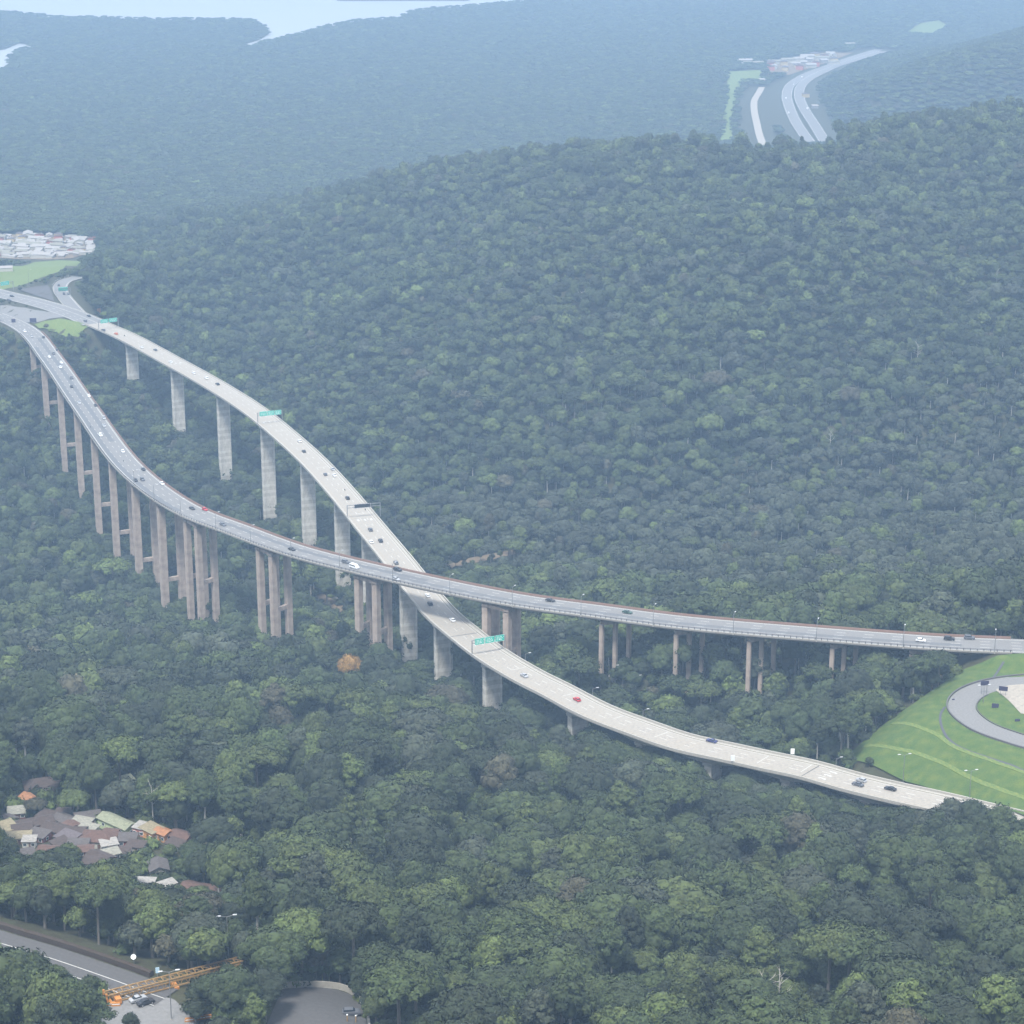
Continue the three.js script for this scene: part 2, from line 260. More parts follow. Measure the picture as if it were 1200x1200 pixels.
function ribbon(pf, s0, s1, o0, o1, h, step = 4, uvs = 6) {     // a strip along a route
  const n = Math.max(1, Math.round((s1 - s0) / step)), pos = [], uv = [], idx = [];
  for (let i = 0; i <= n; i++) { const s = lerp(s0, s1, i / n), a = pf(s, o0, h), b = pf(s, o1, h); pos.push(...a.toArray(), ...b.toArray()); uv.push(s / uvs, o0 / uvs, s / uvs, o1 / uvs); if (i) { const k = 2 * i; idx.push(k - 2, k - 1, k, k - 1, k + 1, k); } }
  const g = new THREE.BufferGeometry(); g.setAttribute('position', new THREE.Float32BufferAttribute(pos, 3)); g.setAttribute('uv', new THREE.Float32BufferAttribute(uv, 2)); g.setIndex(idx); g.computeVertexNormals();
  if (g.attributes.normal.getY(0) < 0) { const ix = g.index.array; for (let i = 0; i < ix.length; i += 3) { const t = ix[i]; ix[i] = ix[i + 1]; ix[i + 1] = t; } g.computeVertexNormals(); }
  return g;
}
// sweep a closed cross-section [(side, height)...] along a route
function sweep(pf, s0, s1, section, step = 4, uvs = 4, caps = true) {
  const n = Math.max(1, Math.round((s1 - s0) / step)), m = typeof section === 'function' ? section(s0).length : section.length, pos = [], uv = [], idx = [];
  for (let i = 0; i <= n; i++) { const s = lerp(s0, s1, i / n), sec = typeof section === 'function' ? section(s) : section; let c = 0;
    for (let k = 0; k <= m; k++) { const q = sec[k % m]; if (k) c += Math.hypot(q[0] - sec[k - 1][0], q[1] - sec[k - 1][1]); pos.push(...pf(s, q[0], q[1]).toArray()); uv.push(s / uvs, c / uvs); } }
  for (let i = 0; i < n; i++) for (let k = 0; k < m; k++) { const a = i * (m + 1) + k, b = a + m + 1; idx.push(a, a + 1, b, a + 1, b + 1, b); }
  const shape = (typeof section === 'function' ? section(s0) : section).map((q) => new THREE.Vector2(...q));
  if (caps) { const tri = THREE.ShapeUtils.triangulateShape(shape, []); for (const t of tri) { idx.push(t[0], t[1], t[2]); const o = n * (m + 1); idx.push(o + t[2], o + t[1], o + t[0]); } }
  const g = new THREE.BufferGeometry(); g.setAttribute('position', new THREE.Float32BufferAttribute(pos, 3)); g.setAttribute('uv', new THREE.Float32BufferAttribute(uv, 2)); g.setIndex(idx);
  const h = g.toNonIndexed(); h.computeVertexNormals(); return h;
}

// ---------------------------------------------------------------- the two viaducts
for (const k of Object.keys(M)) M[k].side = THREE.DoubleSide;
const WATCH = [];                                              // places that no tree stands in front of in the photograph
const watch = (p) => WATCH.push(p);
const findU = (route, u, o, h = -2.5, s0 = 0, s1 = 1e9) => { let b = [1e9, 0]; for (let s = s0; s <= Math.min(route.length, s1); s += 0.5) { const q = seenAt(route.p(s, o, h)), e = Math.abs(q[0] - u); if (e < b[0]) b = [e, s]; } return b[1]; };
const watchShaft = (p, y, dep, foot) => { for (let t = 1; t < dep; t += 2) { const q = p.clone().setY(y - t); if (seenAt(q)[1] > foot - 2) break; watch(q); } };
const NEW_FOOT = [392, 441, 505, 563, 607, 640, 688, 690, 776, 795, 832, 850, 0, 912, 922, 0, 0];
const OLD_FOOT = [[38, 445], [51, 487], [70, 552], [90, 582], [110, 628], [131, 652], [158, 672], [188, 694], [224, 724], [310, 746], [428, 742], [580, 775], [716, 780], [804, 780], [890, 764], [988, 779], [1080, 0]];
function column(w, d, h, groove = 0, chamfer = 0.25) {          // a shaft h tall with its top at 0, chamfered and, if asked, with a recessed panel on each broad face
  const s = new THREE.Shape(), a = w / 2, b = d / 2, c = chamfer, k = a - 1.15;
  s.moveTo(-a + c, -b);
  if (groove) { s.lineTo(-k, -b); s.lineTo(-k + 0.3, -b + groove); s.lineTo(k - 0.3, -b + groove); s.lineTo(k, -b); }
  s.lineTo(a - c, -b); s.lineTo(a, -b + c); s.lineTo(a, b - c); s.lineTo(a - c, b);
  if (groove) { s.lineTo(k, b); s.lineTo(k - 0.3, b - groove); s.lineTo(-k + 0.3, b - groove); s.lineTo(-k, b); }
  s.lineTo(-a + c, b); s.lineTo(-a, b - c); s.lineTo(-a, -b + c); s.closePath();
  const g = new THREE.ExtrudeGeometry(s, { depth: h, bevelEnabled: false }); g.rotateX(Math.PI / 2); return uvMetres(g, 16);
}
const turnOf = (route, s) => { const d = route.dir(s); return Math.atan2(-d.z, d.x); };  // +x of a part looks along the route, +z to its near side
function pierGroup(parent, route, s, h = 0) { const g = new THREE.Group(); g.name = 'pier'; g.position.copy(route.p(s, 0, h)); g.rotation.y = turnOf(route, s); parent.add(g); return g; }
const depthTo = (g, x, z) => { const p = V(x, 0, z).applyEuler(g.rotation).add(g.position); return [p.y - ground(p.x, p.z), p]; };

const oldViaduct = place(new THREE.Group(), 'column_viaduct', 'older grey viaduct carried high on towers of brownish concrete columns, crossing above the other', 'viaduct');
const OLD_BENTS = [];
{
  const pf = (s, o, h) => oldRoad.p(s, o, h), top = OLD_START - 4, end = OLD_END;
  for (const u of [38, 51, 70, 90, 110, 131, 158, 188]) OLD_BENTS.push([findU(oldRoad, u, 5), 'pair', u]);
  for (const u of [224, 310, 428, 580]) OLD_BENTS.push([findU(oldRoad, u, 5), 'tower', u]);
  for (const u of [716, 804, 890, 988, 1080]) OLD_BENTS.push([findU(oldRoad, u, 4), 'slim', u]);
  OLD_BENTS.sort((a, b) => a[0] - b[0]);
  const cuts = [top, ...OLD_BENTS.map((b) => b[0]), end];
  const section = [[-8.3, 0], [8.3, 0], [8.3, -0.55], [5.2, -0.95], [4.6, -2.5], [-4.6, -2.5], [-5.2, -0.95], [-8.3, -0.55]];
  for (let i = 0; i + 1 < cuts.length; i++) if (cuts[i + 1] - cuts[i] > 3) part(oldViaduct, 'deck_span', sweep(pf, cuts[i] + 0.03, cuts[i + 1] - 0.03, section), M.oldDeck);
  for (let i = 0; i + 1 < cuts.length; i++) if (cuts[i + 1] - cuts[i] > 3) part(oldViaduct, 'road_surface', ribbon(pf, cuts[i] + 0.12, cuts[i + 1] - 0.12, -7.2, 7.2, 0.012), M.roadWorn);
  // wheel-polished and patched lanes: strips of newer, darker surfacing laid lane by lane
  for (const [a, b, o0, o1] of [[0.02, 0.35, -3.4, -0.2], [0.05, 0.52, 3.3, 6.3], [0.55, 0.72, -3.4, -0.2], [0.7, 0.98, 0.2, 3.2]]) part(oldViaduct, 'resurfaced_lane', ribbon(pf, lerp(top, end, a), lerp(top, end, b), o0, o1, 0.017), M.road);
  for (const o of [-6.7, 6.7]) part(oldViaduct, 'edge_line', ribbon(pf, top, end, o - 0.11, o + 0.11, 0.022), M.paint);
  for (const o of [-3.5, 0, 3.3]) { const list = []; for (let s = top; s < end - 5; s += 12) list.push(ribbon(pf, s, s + 4, o - 0.08, o + 0.08, 0.022)); part(oldViaduct, 'lane_markings', merge(list), M.paint, 'stuff'); }
  part(oldViaduct, 'far_parapet', sweep(pf, top, end, [[-8.3, 0], [-8.3, 0.95], [-8.0, 0.95], [-7.75, 0.25], [-7.75, 0]]), M.railBrown);
  part(oldViaduct, 'near_kerb', sweep(pf, top, end, [[7.5, 0], [7.5, 0.28], [8.3, 0.28], [8.3, 0]]), M.concrete);
  { const posts = [], list = []; for (let s = top; s < end; s += 2.6) posts.push(pf(s, 8.05, 0));
    for (const p of posts) list.push(boxG(0.3, 1.0, 0.3, p.x, p.y + 0.78, p.z));
    part(oldViaduct, 'near_railing', merge([...list, sweep(pf, top, end, [[7.97, 1.02], [8.13, 1.02], [8.13, 1.2], [7.97, 1.2]]), sweep(pf, top, end, [[7.99, 0.6], [8.11, 0.6], [8.11, 0.72], [7.99, 0.72]])]), M.rail); }
  for (const [s, type, bearing] of OLD_BENTS) {
    const footOf = OLD_FOOT.find((f) => f[0] === bearing)?.[1] ?? 0;
    const g = pierGroup(oldViaduct, oldRoad, s, -2.5);
    const rows = type === 'tower' ? [-6, 6] : [0], cols = type === 'slim' ? [-5.2, 0, 5.2] : [-5, 5], w = type === 'slim' ? 1.9 : type === 'tower' ? 3.2 : 4.0, dd = type === 'slim' ? 1.9 : type === 'pair' ? 3.8 : 3.2;
    const shift = type === 'slim' ? 0.75 : type === 'tower' ? -0.25 : 0;  // the bents stand askew under the deck
    let deep = 0, deepAt = null;
    for (const r of rows) {
      for (const c of cols) { const x = r + c * -shift, [dep, p] = depthTo(g, x, c); const m = part(g, 'column', column(w, dd, Math.max(2, dep - 1.6) + 3), M.old); m.position.set(x, -1.6, c); if (dep > deep) deep = dep; watchShaft(p, g.position.y, dep, footOf); }
      const cap = new THREE.Shape([[-7.2, 0], [7.2, 0], [7.0, -0.9], [5.6, -1.9], [-5.6, -1.9], [-7.0, -0.9]].map((q) => new THREE.Vector2(...q)));
      const cg = new THREE.ExtrudeGeometry(cap, { depth: w * 0.9, bevelEnabled: true, bevelSize: 0.08, bevelThickness: 0.08, bevelSegments: 1 }); cg.translate(0, 0, -w * 0.45); cg.rotateY(Math.PI / 2 - Math.atan(shift)); uvMetres(cg, 8); const m = part(g, 'cap_beam', cg, M.old); m.position.set(r, -0.02, 0);
      if (type !== 'slim' && deep > 22) { const lines = type === 'tower' ? [0.48] : [0.62]; for (const f of lines) { const b = part(g, 'cross_brace', uvMetres(boxG(1.6, 2.2, 10 * Math.hypot(1, shift) - dd - 0.1), 8), M.old); b.position.set(r, -deep * f, 0); b.rotation.y = -Math.atan(shift); } }
    }
    if (type === 'tower') { for (const c of [-5, 5]) { const bm = part(g, 'long_beam', uvMetres(boxG(12 - w, 1.5, 1.8), 8), M.old); bm.position.set(c * -shift, -0.82, c); } }
  }
}
const newViaduct = place(new THREE.Group(), 'wall_pier_viaduct', 'newer pale concrete box girder viaduct on broad single wall piers, curving under the other', 'viaduct');
const NEW_PIERS = [];
{
  const pf = (s, o, h) => newRoad.p(s, o, h), top = NEW_START, end = NEW_END;
  for (const u of [109, 154, 207, 261, 313, 360, 400, 433, 478, 519, 577, 677, 757, 836, 926, 1020, 1120]) NEW_PIERS.push(findU(newRoad, u, 0, -4, top, end));
  const near = (s) => Math.min(...NEW_PIERS.map((p) => Math.abs(p - s)));
  const section = (s) => { const k = Math.exp(-((near(s) / 11) ** 2)), d = 2.1 + 2.0 * k, w = 4.6 - 0.5 * k; return [[-8.1, 0], [8.1, 0], [8.1, -0.4], [5.4, -0.75], [w, -d], [-w, -d], [-5.4, -0.75], [-8.1, -0.4]]; };
  const cuts = [top, ...NEW_PIERS.filter((p, i) => i > 0), end].sort((a, b) => a - b);
  for (let i = 0; i + 1 < cuts.length; i++) if (cuts[i + 1] - cuts[i] > 3) { part(newViaduct, 'deck_span', sweep(pf, cuts[i] + 0.03, cuts[i + 1] - 0.03, section), M.concrete); part(newViaduct, 'road_surface', ribbon(pf, cuts[i] + 0.16, cuts[i + 1] - 0.16, -6.2, 7.3, 0.012), M.slabTop); }
  for (const o of [-4, -0.5, 3.1]) for (const k of [-0.85, 0.85]) part(newViaduct, 'tyre_track', ribbon(pf, top, end, o + k - 0.32, o + k + 0.32, 0.016), M.slabWorn);
  part(newViaduct, 'walkway', sweep(pf, top, end, [[-7.6, 0], [-7.6, 0.3], [-6.3, 0.3], [-6.3, 0]]), M.concrete);
  part(newViaduct, 'far_parapet', sweep(pf, top, end, [[-8.1, 0], [-8.1, 1.15], [-7.62, 1.15], [-7.62, 0]]), M.concrete);
  part(newViaduct, 'near_parapet', sweep(pf, top, end, [[7.45, 0], [7.72, 0.85], [8.1, 0.85], [8.1, 0]]), M.concrete);
  for (const o of [-5.7, 6.7]) part(newViaduct, 'edge_line', ribbon(pf, top, end, o - 0.1, o + 0.1, 0.019), M.paintOld);
  for (const o of [-2.3, 1.3]) { const list = []; for (let s = top; s < end - 5; s += 12) list.push(ribbon(pf, s, s + 4, o - 0.08, o + 0.08, 0.019)); part(newViaduct, 'lane_markings', merge(list), M.paint, 'stuff'); }
  // rumble bars across the lanes: painted bars in sets
  for (const [u, v] of [[330, 505], [372, 548], [420, 602], [556, 755], [600, 785], [660, 815], [720, 842], [770, 862], [890, 892], [940, 903]]) { const [, s] = newRoad.find(u, v), list = []; list.push(ribbon(pf, s, s + 0.3, -5.4, R(0, 3), 0.02, 1)); part(newViaduct, 'rumble_bar', merge(list), M.paintOld); }
  // slow-lane words and arrows painted on the slab where the photograph shows pale, unreadable marks
  for (const [u, v] of [[428, 608], [323, 493], [963, 909], [206, 425]]) { const [, s] = newRoad.find(u, v); for (const o of [-4, -0.5, 3.1]) { const list = []; for (let k = 0; k < 4; k++) list.push(ribbon(pf, s + k * 0.8, s + k * 0.8 + 0.8, o - 0.5, o + R(0, 0.6), 0.021, 1)); part(newViaduct, 'road_word', merge(list), M.paintOld); } }
  // expansion joint, a dark strip across the slab in front of the wide sign
  { const [, s] = newRoad.find(540, 744); part(newViaduct, 'expansion_joint', ribbon(pf, s, s + 0.7, -6.2, 7.3, 0.024, 1), M.roadDark); const [, s2] = newRoad.find(946, 905); part(newViaduct, 'expansion_joint', ribbon(pf, s2, s2 + 0.45, -6.2, 7.3, 0.024, 1), M.roadDark); }
  for (const s of NEW_PIERS) {
    const g = pierGroup(newViaduct, newRoad, s, -4.1), [dep, p] = depthTo(g, 0, 0);
    const m = part(g, 'shaft', column(3.4, 8.3, 1, 0), M.pier); m.geometry.dispose();
    const sh = column(8.3, 3.3, Math.max(1.5, dep - 1.2) + 3, 0.45, 0.2); sh.rotateY(Math.PI / 2); m.geometry = sh; m.position.y = -1.2;
    const hd = new THREE.Shape([[-4.6, 0], [4.6, 0], [4.25, -1.2], [-4.25, -1.2]].map((q) => new THREE.Vector2(...q))), hg = new THREE.ExtrudeGeometry(hd, { depth: 4.2, bevelEnabled: true, bevelSize: 0.06, bevelThickness: 0.06, bevelSegments: 1 }); hg.translate(0, 0, -2.1); hg.rotateY(Math.PI / 2); part(g, 'pier_head', uvMetres(hg, 8), M.concrete).position.y = -0.03;
    for (const c of [-3.4, 0, 3.4]) watchShaft(depthTo(g, 0, c)[1], g.position.y, dep, NEW_FOOT[NEW_PIERS.indexOf(s)]);
  }
}
for (let s = OLD_START - 60; s < OLD_END + 40; s += 3) for (const o of [-6, 0, 6, 8.5]) watch(oldRoad.p(s, o));
for (let s = OLD_START; s < OLD_END - 40; s += 3) watch(oldRoad.p(s, 6, -4));
for (let s = NEW_START; s < NEW_END - 48; s += 3) watch(newRoad.p(s, 6, -3.5));
const NEW_SEEN = newRoad.find(1104, 942)[1];
for (let s = 0; s < NEW_SEEN; s += 3) for (const o of [-6, 0, 6, 8]) watch(newRoad.p(s, o));

// ---------------------------------------------------------------- roads on the ground
function groundRoad(route, name, label, s0, s1, half, material, opts = {}) {
  const g = place(new THREE.Group(), name, label, 'road', null, 'structure'), pf = (s, o, h) => route.p(s, o, h);
  part(g, 'road_surface', ribbon(pf, s0, s1, -half, half, 0.02, 3), material);
  for (const o of opts.lines ?? []) part(g, 'edge_line', ribbon(pf, s0, s1, o - 0.11, o + 0.11, 0.03, 3), opts.lineMat ?? M.paint);
  for (const o of opts.dashes ?? []) { const l = []; for (let s = s0; s < s1 - 5; s += 12) l.push(ribbon(pf, s, s + 4, o - 0.09, o + 0.09, 0.03, 2)); part(g, 'lane_markings', merge(l), M.paint, 'stuff'); }
  for (const o of opts.kerbs ?? []) part(g, 'kerb', sweep(pf, s0, s1, [[o - 0.18, -0.2], [o - 0.18, 0.16], [o + 0.18, 0.16], [o + 0.18, -0.2]], 3), opts.kerbMat ?? M.concrete);
  return g;
}
groundRoad(oldRoad, 'valley_road', 'grey road leaving the end of the column viaduct', 0, OLD_START - 4, 8.2, M.roadWorn, { lines: [-6.7, 6.7], dashes: [-3.4, 0, 3.3] });
groundRoad(oldRoad, 'hillside_road', 'grey road running on from the column viaduct beside the loop', OLD_END, oldRoad.length, 8.2, M.roadWorn, { lines: [-6.7, 6.7], dashes: [-3.4, 0, 3.3] });
groundRoad(newRoad, 'junction_road', 'wide pale road at the junction beyond the wall pier viaduct', 0, NEW_START, 10, M.roadWorn, { lines: [-8.8, -2, 8.8], dashes: [2.2, 5.6], kerbs: [-10.2] });
groundRoad(newRoad, 'wooded_road', 'pale road running on from the wall pier viaduct among trees', NEW_END, newRoad.length, 8, M.slabTop, {});
groundRoad(ramp, 'slip_road', 'short curved slip road with edge posts beside the grass field', 0, ramp.length, 5.4, M.roadWorn, { lines: [4.6], kerbs: [-5.6, 5.6] });
groundRoad(loop, 'loop_road', 'pale grey loop road curving round the grass island', 0, loop.length, 5.2, M.roadWorn, { lines: [] });
const NEAR_END = nearRoad.find(196, 1168)[1];
groundRoad(nearRoad, 'settlement_road', 'grey asphalt road with white lines behind a brown hedge', 0, NEAR_END, 5.0, M.roadDark, { lines: [0.4, 4.5], lineMat: M.paintOld });
groundRoad(farA, 'plain_motorway', 'far motorway carriageway bending across the plain beside the settlement', 0, farA.length, 8, M.roadWorn, { lines: [-7, 7] });
groundRoad(farB, 'plain_motorway', 'far motorway carriageway bending across the plain below the wooded hill', 0, farB.length, 8, M.roadWorn, { lines: [-7, 7] });
groundRoad(sideRoad, 'plain_side_road', 'narrow pale road on the far plain beside the motorway', 0, sideRoad.length, 5, M.slabTop, {});
for (let s = 0; s < NEAR_END; s += 4) for (const o of [-7, -3, 1]) { CLEAR.push([nearRoad.p(s, o), 5]); watch(nearRoad.p(s, o)); }
for (const [r, half] of [[ramp, 8], [loop, 7], [farA, 21], [farB, 21], [sideRoad, 17]]) { for (let s = 0; s < r.length; s += 4) for (const o of [-half * 0.7, 0, half * 0.7]) { CLEAR.push([r.p(s, o), half * 0.62]); watch(r.p(s, o)); } }
for (let s = 0; s < OLD_START; s += 5) CLEAR.push([oldRoad.p(s), 13]);
for (let s = 0; s < NEW_START; s += 5) CLEAR.push([newRoad.p(s), 14]);
for (let s = OLD_END - 15; s < oldRoad.length; s += 5) CLEAR.push([oldRoad.p(s), 13]);
for (let s = NEW_END; s < newRoad.length; s += 5) CLEAR.push([newRoad.p(s), 7]);

// ---------------------------------------------------------------- grass, water, yards
const CLEAR_POLY = [];
function area(name, label, category, list, e, material, { step = 4, lift = 0.25, clear = true, uvs = 8, kind = 'structure', see = true, seeTo = 1e9 } = {}) {
  const poly = region(list, e), m = new THREE.Mesh(drape(poly, step, lift, uvs), material); m.receiveShadow = true;
  place(m, name, label, category, null, kind); if (clear) CLEAR_POLY.push(poly);
  if (see) { const xs = poly.map((p) => p.x), zs = poly.map((p) => p.z); for (let x = Math.min(...xs); x < Math.max(...xs); x += 5) for (let z = Math.min(...zs); z < Math.max(...zs); z += 5) if (inside(poly, x, z)) { const q = V(x, ground(x, z), z); if (seenAt(q)[1] < seeTo) watch(q); } }
  return m;
}
area('grass_bank', 'mown green bank in steps between the loop road and the lower viaduct', 'grass', [[988, 893], [1015, 868], [1040, 848], [1072, 826], [1100, 806], [1130, 786], [1165, 772], [1230, 768], [1300, 770], [1320, 985], [1210, 962], [1130, 940], [1060, 918]], 84, M.grass, { step: 3, lift: 0.9, uvs: 21, seeTo: 939 });
area('paved_apron', 'pale concrete apron inside the loop road', 'pavement', [[1166, 811], [1182, 806], [1230, 802], [1300, 802], [1300, 850], [1230, 846], [1196, 839], [1182, 824]], 93, M.slabTop, { step: 2.5, lift: 1.1 });
area('field_grass', 'flat pale green field beside the slip road', 'grass', [[0, 341], [16, 337], [38, 330], [58, 322], [72, 318], [96, 306], [70, 305], [40, 307], [0, 312], [-40, 316], [-60, 326]], 40, M.grassPale, { step: 6 });
area('verge_grass', 'pale green verge between the two road decks at the junction', 'grass', [[40, 381], [52, 377], [70, 374], [92, 378], [104, 384], [92, 388], [62, 388], [46, 386]], 48, M.grassPale, { step: 3, lift: 0.7 });
area('paved_wedge', 'dark grey wedge of asphalt between the slip road and the junction road', 'pavement', [[20, 339], [40, 336], [56, 334], [60, 342], [64, 354], [44, 347]], 48, M.roadDark, { step: 4, lift: 0.3 });
area('junction_apron', 'grey traffic island of asphalt where the two roads part', 'pavement', [[0, 358], [30, 361], [60, 366], [76, 372], [60, 373], [40, 379], [22, 377], [0, 368]], 49, M.roadWorn, { step: 4, lift: 0.3 });
area('car_park', 'light worn paved yard beside the yellow truss', 'pavement', [[118, 1185], [135, 1172], [168, 1164], [204, 1172], [228, 1195], [240, 1225], [100, 1225]], 139, M.roadWorn, { step: 2.5, lift: 0.3 });
area('turning_yard', 'brownish grey paved turning area with a curved kerb', 'pavement', [[332, 1160], [362, 1158], [392, 1160], [412, 1167], [424, 1180], [430, 1200], [432, 1230], [300, 1230], [318, 1190]], 138, M.roadDark, { step: 2.5, lift: 0.3 });
area('far_meadow', 'pale green strip of pasture on the far plain', 'grass', [[846, 160], [848, 130], [852, 105], [853, 84], [893, 82], [893, 92], [868, 98], [862, 118], [858, 145], [858, 168], [840, 168]], 2, M.grassPale, { step: 14, lift: 0.6, uvs: 30 });
area('bare_hillside', 'pale grassy clearing on the far wooded hill', 'clearing', [[1060, 40], [1078, 28], [1100, 24], [1112, 32], [1090, 42]], 30, M.grassPale, { step: 14, lift: 0.8, uvs: 30 });
area('village_ground', 'bare grey ground between the far white houses', 'ground', [[-60, 303], [0, 303], [50, 305], [85, 303], [112, 294], [112, 283], [80, 277], [30, 275], [-60, 276]], 2, M.clay, { step: 12, lift: 0.5, uvs: 30 });
area('town_ground', 'bare pale ground of the far roadside settlement', 'ground', [[900, 88], [925, 88], [950, 80], [975, 72], [1000, 62], [960, 62], [905, 72]], 3, M.clay, { step: 14, lift: 0.6, uvs: 30 });
CLEAR_POLY.push(region([[985, 902], [1060, 914], [1140, 938], [1140, 954], [1050, 938], [985, 918]], 80));
// the estuary: open water beyond the mangroves and the small reach beside it
function water(label, list) { const s = new THREE.Shape(list.map(([u, v]) => { const p = at(u, v, 0.8); return new THREE.Vector2(p.x, -p.z); })); const g = new THREE.ShapeGeometry(s); g.rotateX(-Math.PI / 2); g.translate(0, 0.8, 0); const m = new THREE.Mesh(g, M.water); m.receiveShadow = true; place(m, 'estuary_water', label, 'water', null, 'structure'); CLEAR_POLY.push(list.map(([u, v]) => at(u, v, 0.8))); }
water('wide pale estuary beyond the mangrove forest', [[-160, 2], [-60, 9], [0, 14], [40, 17], [60, 20], [110, 21], [180, 23], [250, 23], [295, 24], [312, 32], [315, 40], [306, 46], [285, 53], [292, 56], [312, 49], [340, 43], [375, 33], [415, 25], [470, 21], [480, 14], [510, 10], [560, 6], [620, 1], [700, -6], [800, -22], [700, -60], [560, -75], [300, -80], [0, -70], [-250, -40]]);
water('small pale river reach among the mangroves', [[-60, 92], [0, 83], [9, 78], [11, 68], [18, 61], [40, 54], [22, 51], [6, 58], [-60, 68]]);
{ // the far shore, a low wooded strip
  const s = at(395, 1, 1.2), t = at(548, 1, 1.2), sh = new THREE.Shape([[s.x, -s.z], [t.x, -t.z], [t.x + 20, -t.z + 120], [(s.x + t.x) / 2, -s.z + 200], [s.x - 10, -s.z + 90]].map((q) => new THREE.Vector2(...q))), g = new THREE.ShapeGeometry(sh); g.rotateX(-Math.PI / 2); g.translate(0, 1.4, 0); const m = new THREE.Mesh(g, M.soil); place(m, 'river_island', 'low wooded island in the estuary', 'island', null, 'structure'); CLEAR_POLY.island = sh.getPoints().map((q) => V(q.x, 0, -q.y)); }

// berm paths along the grass bank, drains and hedges
function along(list, e, name, label, category, w, h, material, kind) {
  const c = new THREE.CatmullRomCurve3(list.map(([u, v, lv]) => { const p = onGround(u, v, lv ?? e); p.y = ground(p.x, p.z); return p; })), n = Math.round(c.getLength() / 2), pts = c.getSpacedPoints(n);
  const pf = (s, o, k) => { const f = clamp(s, 0, n - 1e-6), i = Math.floor(f), a = pts[i], b = pts[i + 1], d = b.clone().sub(a).setY(0).normalize(), p = a.clone().lerp(b, f - i); p.x -= d.z * o; p.z += d.x * o; p.y = ground(p.x, p.z) + 0.9 + k; return p; };
  const m = new THREE.Mesh(sweep(pf, 0, n, [[-w / 2, -0.3], [-w / 2, h], [w / 2, h], [w / 2, -0.9]], 1, 4), material); m.castShadow = m.receiveShadow = true; return place(m, name, label, category, null, kind);
}
along([[1012, 877], [1050, 880], [1070, 884], [1100, 895], [1133, 912], [1175, 929], [1215, 945]], 84, 'berm_path', 'light green lower step crossing the grass bank', 'path', 1.6, 0.12, M.grassPale, 'structure');
along([[1045, 850], [1075, 854], [1097, 863], [1117, 877], [1150, 890], [1200, 908], [1230, 918]], 88, 'berm_path', 'light green upper step below the loop road', 'path', 1.6, 0.12, M.grassPale, 'structure');
along([[1107, 831], [1102, 840], [1103, 853], [1110, 867], [1122, 877], [1150, 888], [1200, 906]], 89, 'drain_channel', 'dark curved drain channel on the grass bank outside the loop', 'drain', 0.9, 0.1, M.darkSteel, null);
along([[1176, 778], [1170, 788], [1162, 799]], 92, 'drain_channel', 'short dark drain channel above the loop beside sign boards', 'drain', 0.9, 0.1, M.darkSteel, null);
{ const g = place(new THREE.Group(), 'loop_kerb', 'dark outer kerb wall following the loop road', 'kerb', null, null), pf = (s, o, h) => loop.p(s, o, h); part(g, 'outer_wall', sweep(pf, 0, loop.length, [[-5.9, -0.4], [-5.9, 0.6], [-5.4, 0.6], [-5.4, -0.4]], 2.5), M.rail); part(g, 'inner_wall', sweep(pf, 8, loop.length * 0.6, [[5.4, -0.4], [5.4, 0.35], [5.8, 0.35], [5.8, -0.4]], 2.5), M.roadDark); }
{ const pf = (s, o, h) => nearRoad.p(s, o, h), s1 = nearRoad.find(180, 1142)[1]; const m = new THREE.Mesh(sweep(pf, 0, s1, (s) => { const a = 0.25 * fbm(s / 3, 2, 5), b = 0.3 * fbm(s / 2, 9, 2); return [[-7.4, -0.6], [-7.4 + a, 1.0 + b], [-6.8, 1.35 + a + b], [-6.0 + b, 1.05 + a], [-5.8, -0.6]]; }, 0.8), M.hedge); m.castShadow = true; place(m, 'brown_hedge', 'long brown clipped hedge along the settlement road', 'hedge'); }
{ // curved retaining wall of the turning yard
  along([[318, 1160], [345, 1157.5], [375, 1157], [400, 1160], [416, 1168], [427, 1182], [432, 1200], [434, 1215]], 138, 'yard_wall', 'low curved concrete wall round the turning yard', 'wall', 0.5, 0.9, M.concrete, null); }
area('dirt_track', 'pale earth track in a clearing beyond the column viaduct', 'track', [[520, 664], [545, 656], [575, 650], [604, 645], [604, 650], [578, 656], [550, 662], [525, 668]], 12, M.clay, { step: 3, lift: 0.4 });
area('dirt_patch', 'small pale earth patch between the viaduct columns', 'track', [[364, 698], [378, 696], [396, 706], [410, 716], [398, 718], [380, 708]], 16, M.clay, { step: 3, lift: 0.4 });

// ---------------------------------------------------------------- vehicles
const glassDark = mat(0.02, 0.025, 0.03, { roughness: 0.15 }), tyre = mat(0.025, 0.025, 0.025), lampWhite = mat(0.7, 0.7, 0.68, { roughness: 0.3 }), lampRed = mat(0.35, 0.02, 0.02, { roughness: 0.4 });
function profile(pts, width, bevel = 0.12) { const g = new THREE.ExtrudeGeometry(new THREE.Shape(pts.map((p) => new THREE.Vector2(...p))), { depth: width - 2 * bevel, bevelEnabled: true, bevelSize: bevel, bevelThickness: bevel, bevelSegments: 2 }); g.translate(0, 0, -(width - 2 * bevel) / 2); return g; }
const wheelG = new THREE.CylinderGeometry(0.33, 0.33, 0.24, 14).rotateX(Math.PI / 2), rimG = new THREE.CylinderGeometry(0.19, 0.19, 0.26, 10).rotateX(Math.PI / 2), rimM = mat(0.5, 0.5, 0.52, { metalness: 0.5, roughness: 0.4 });
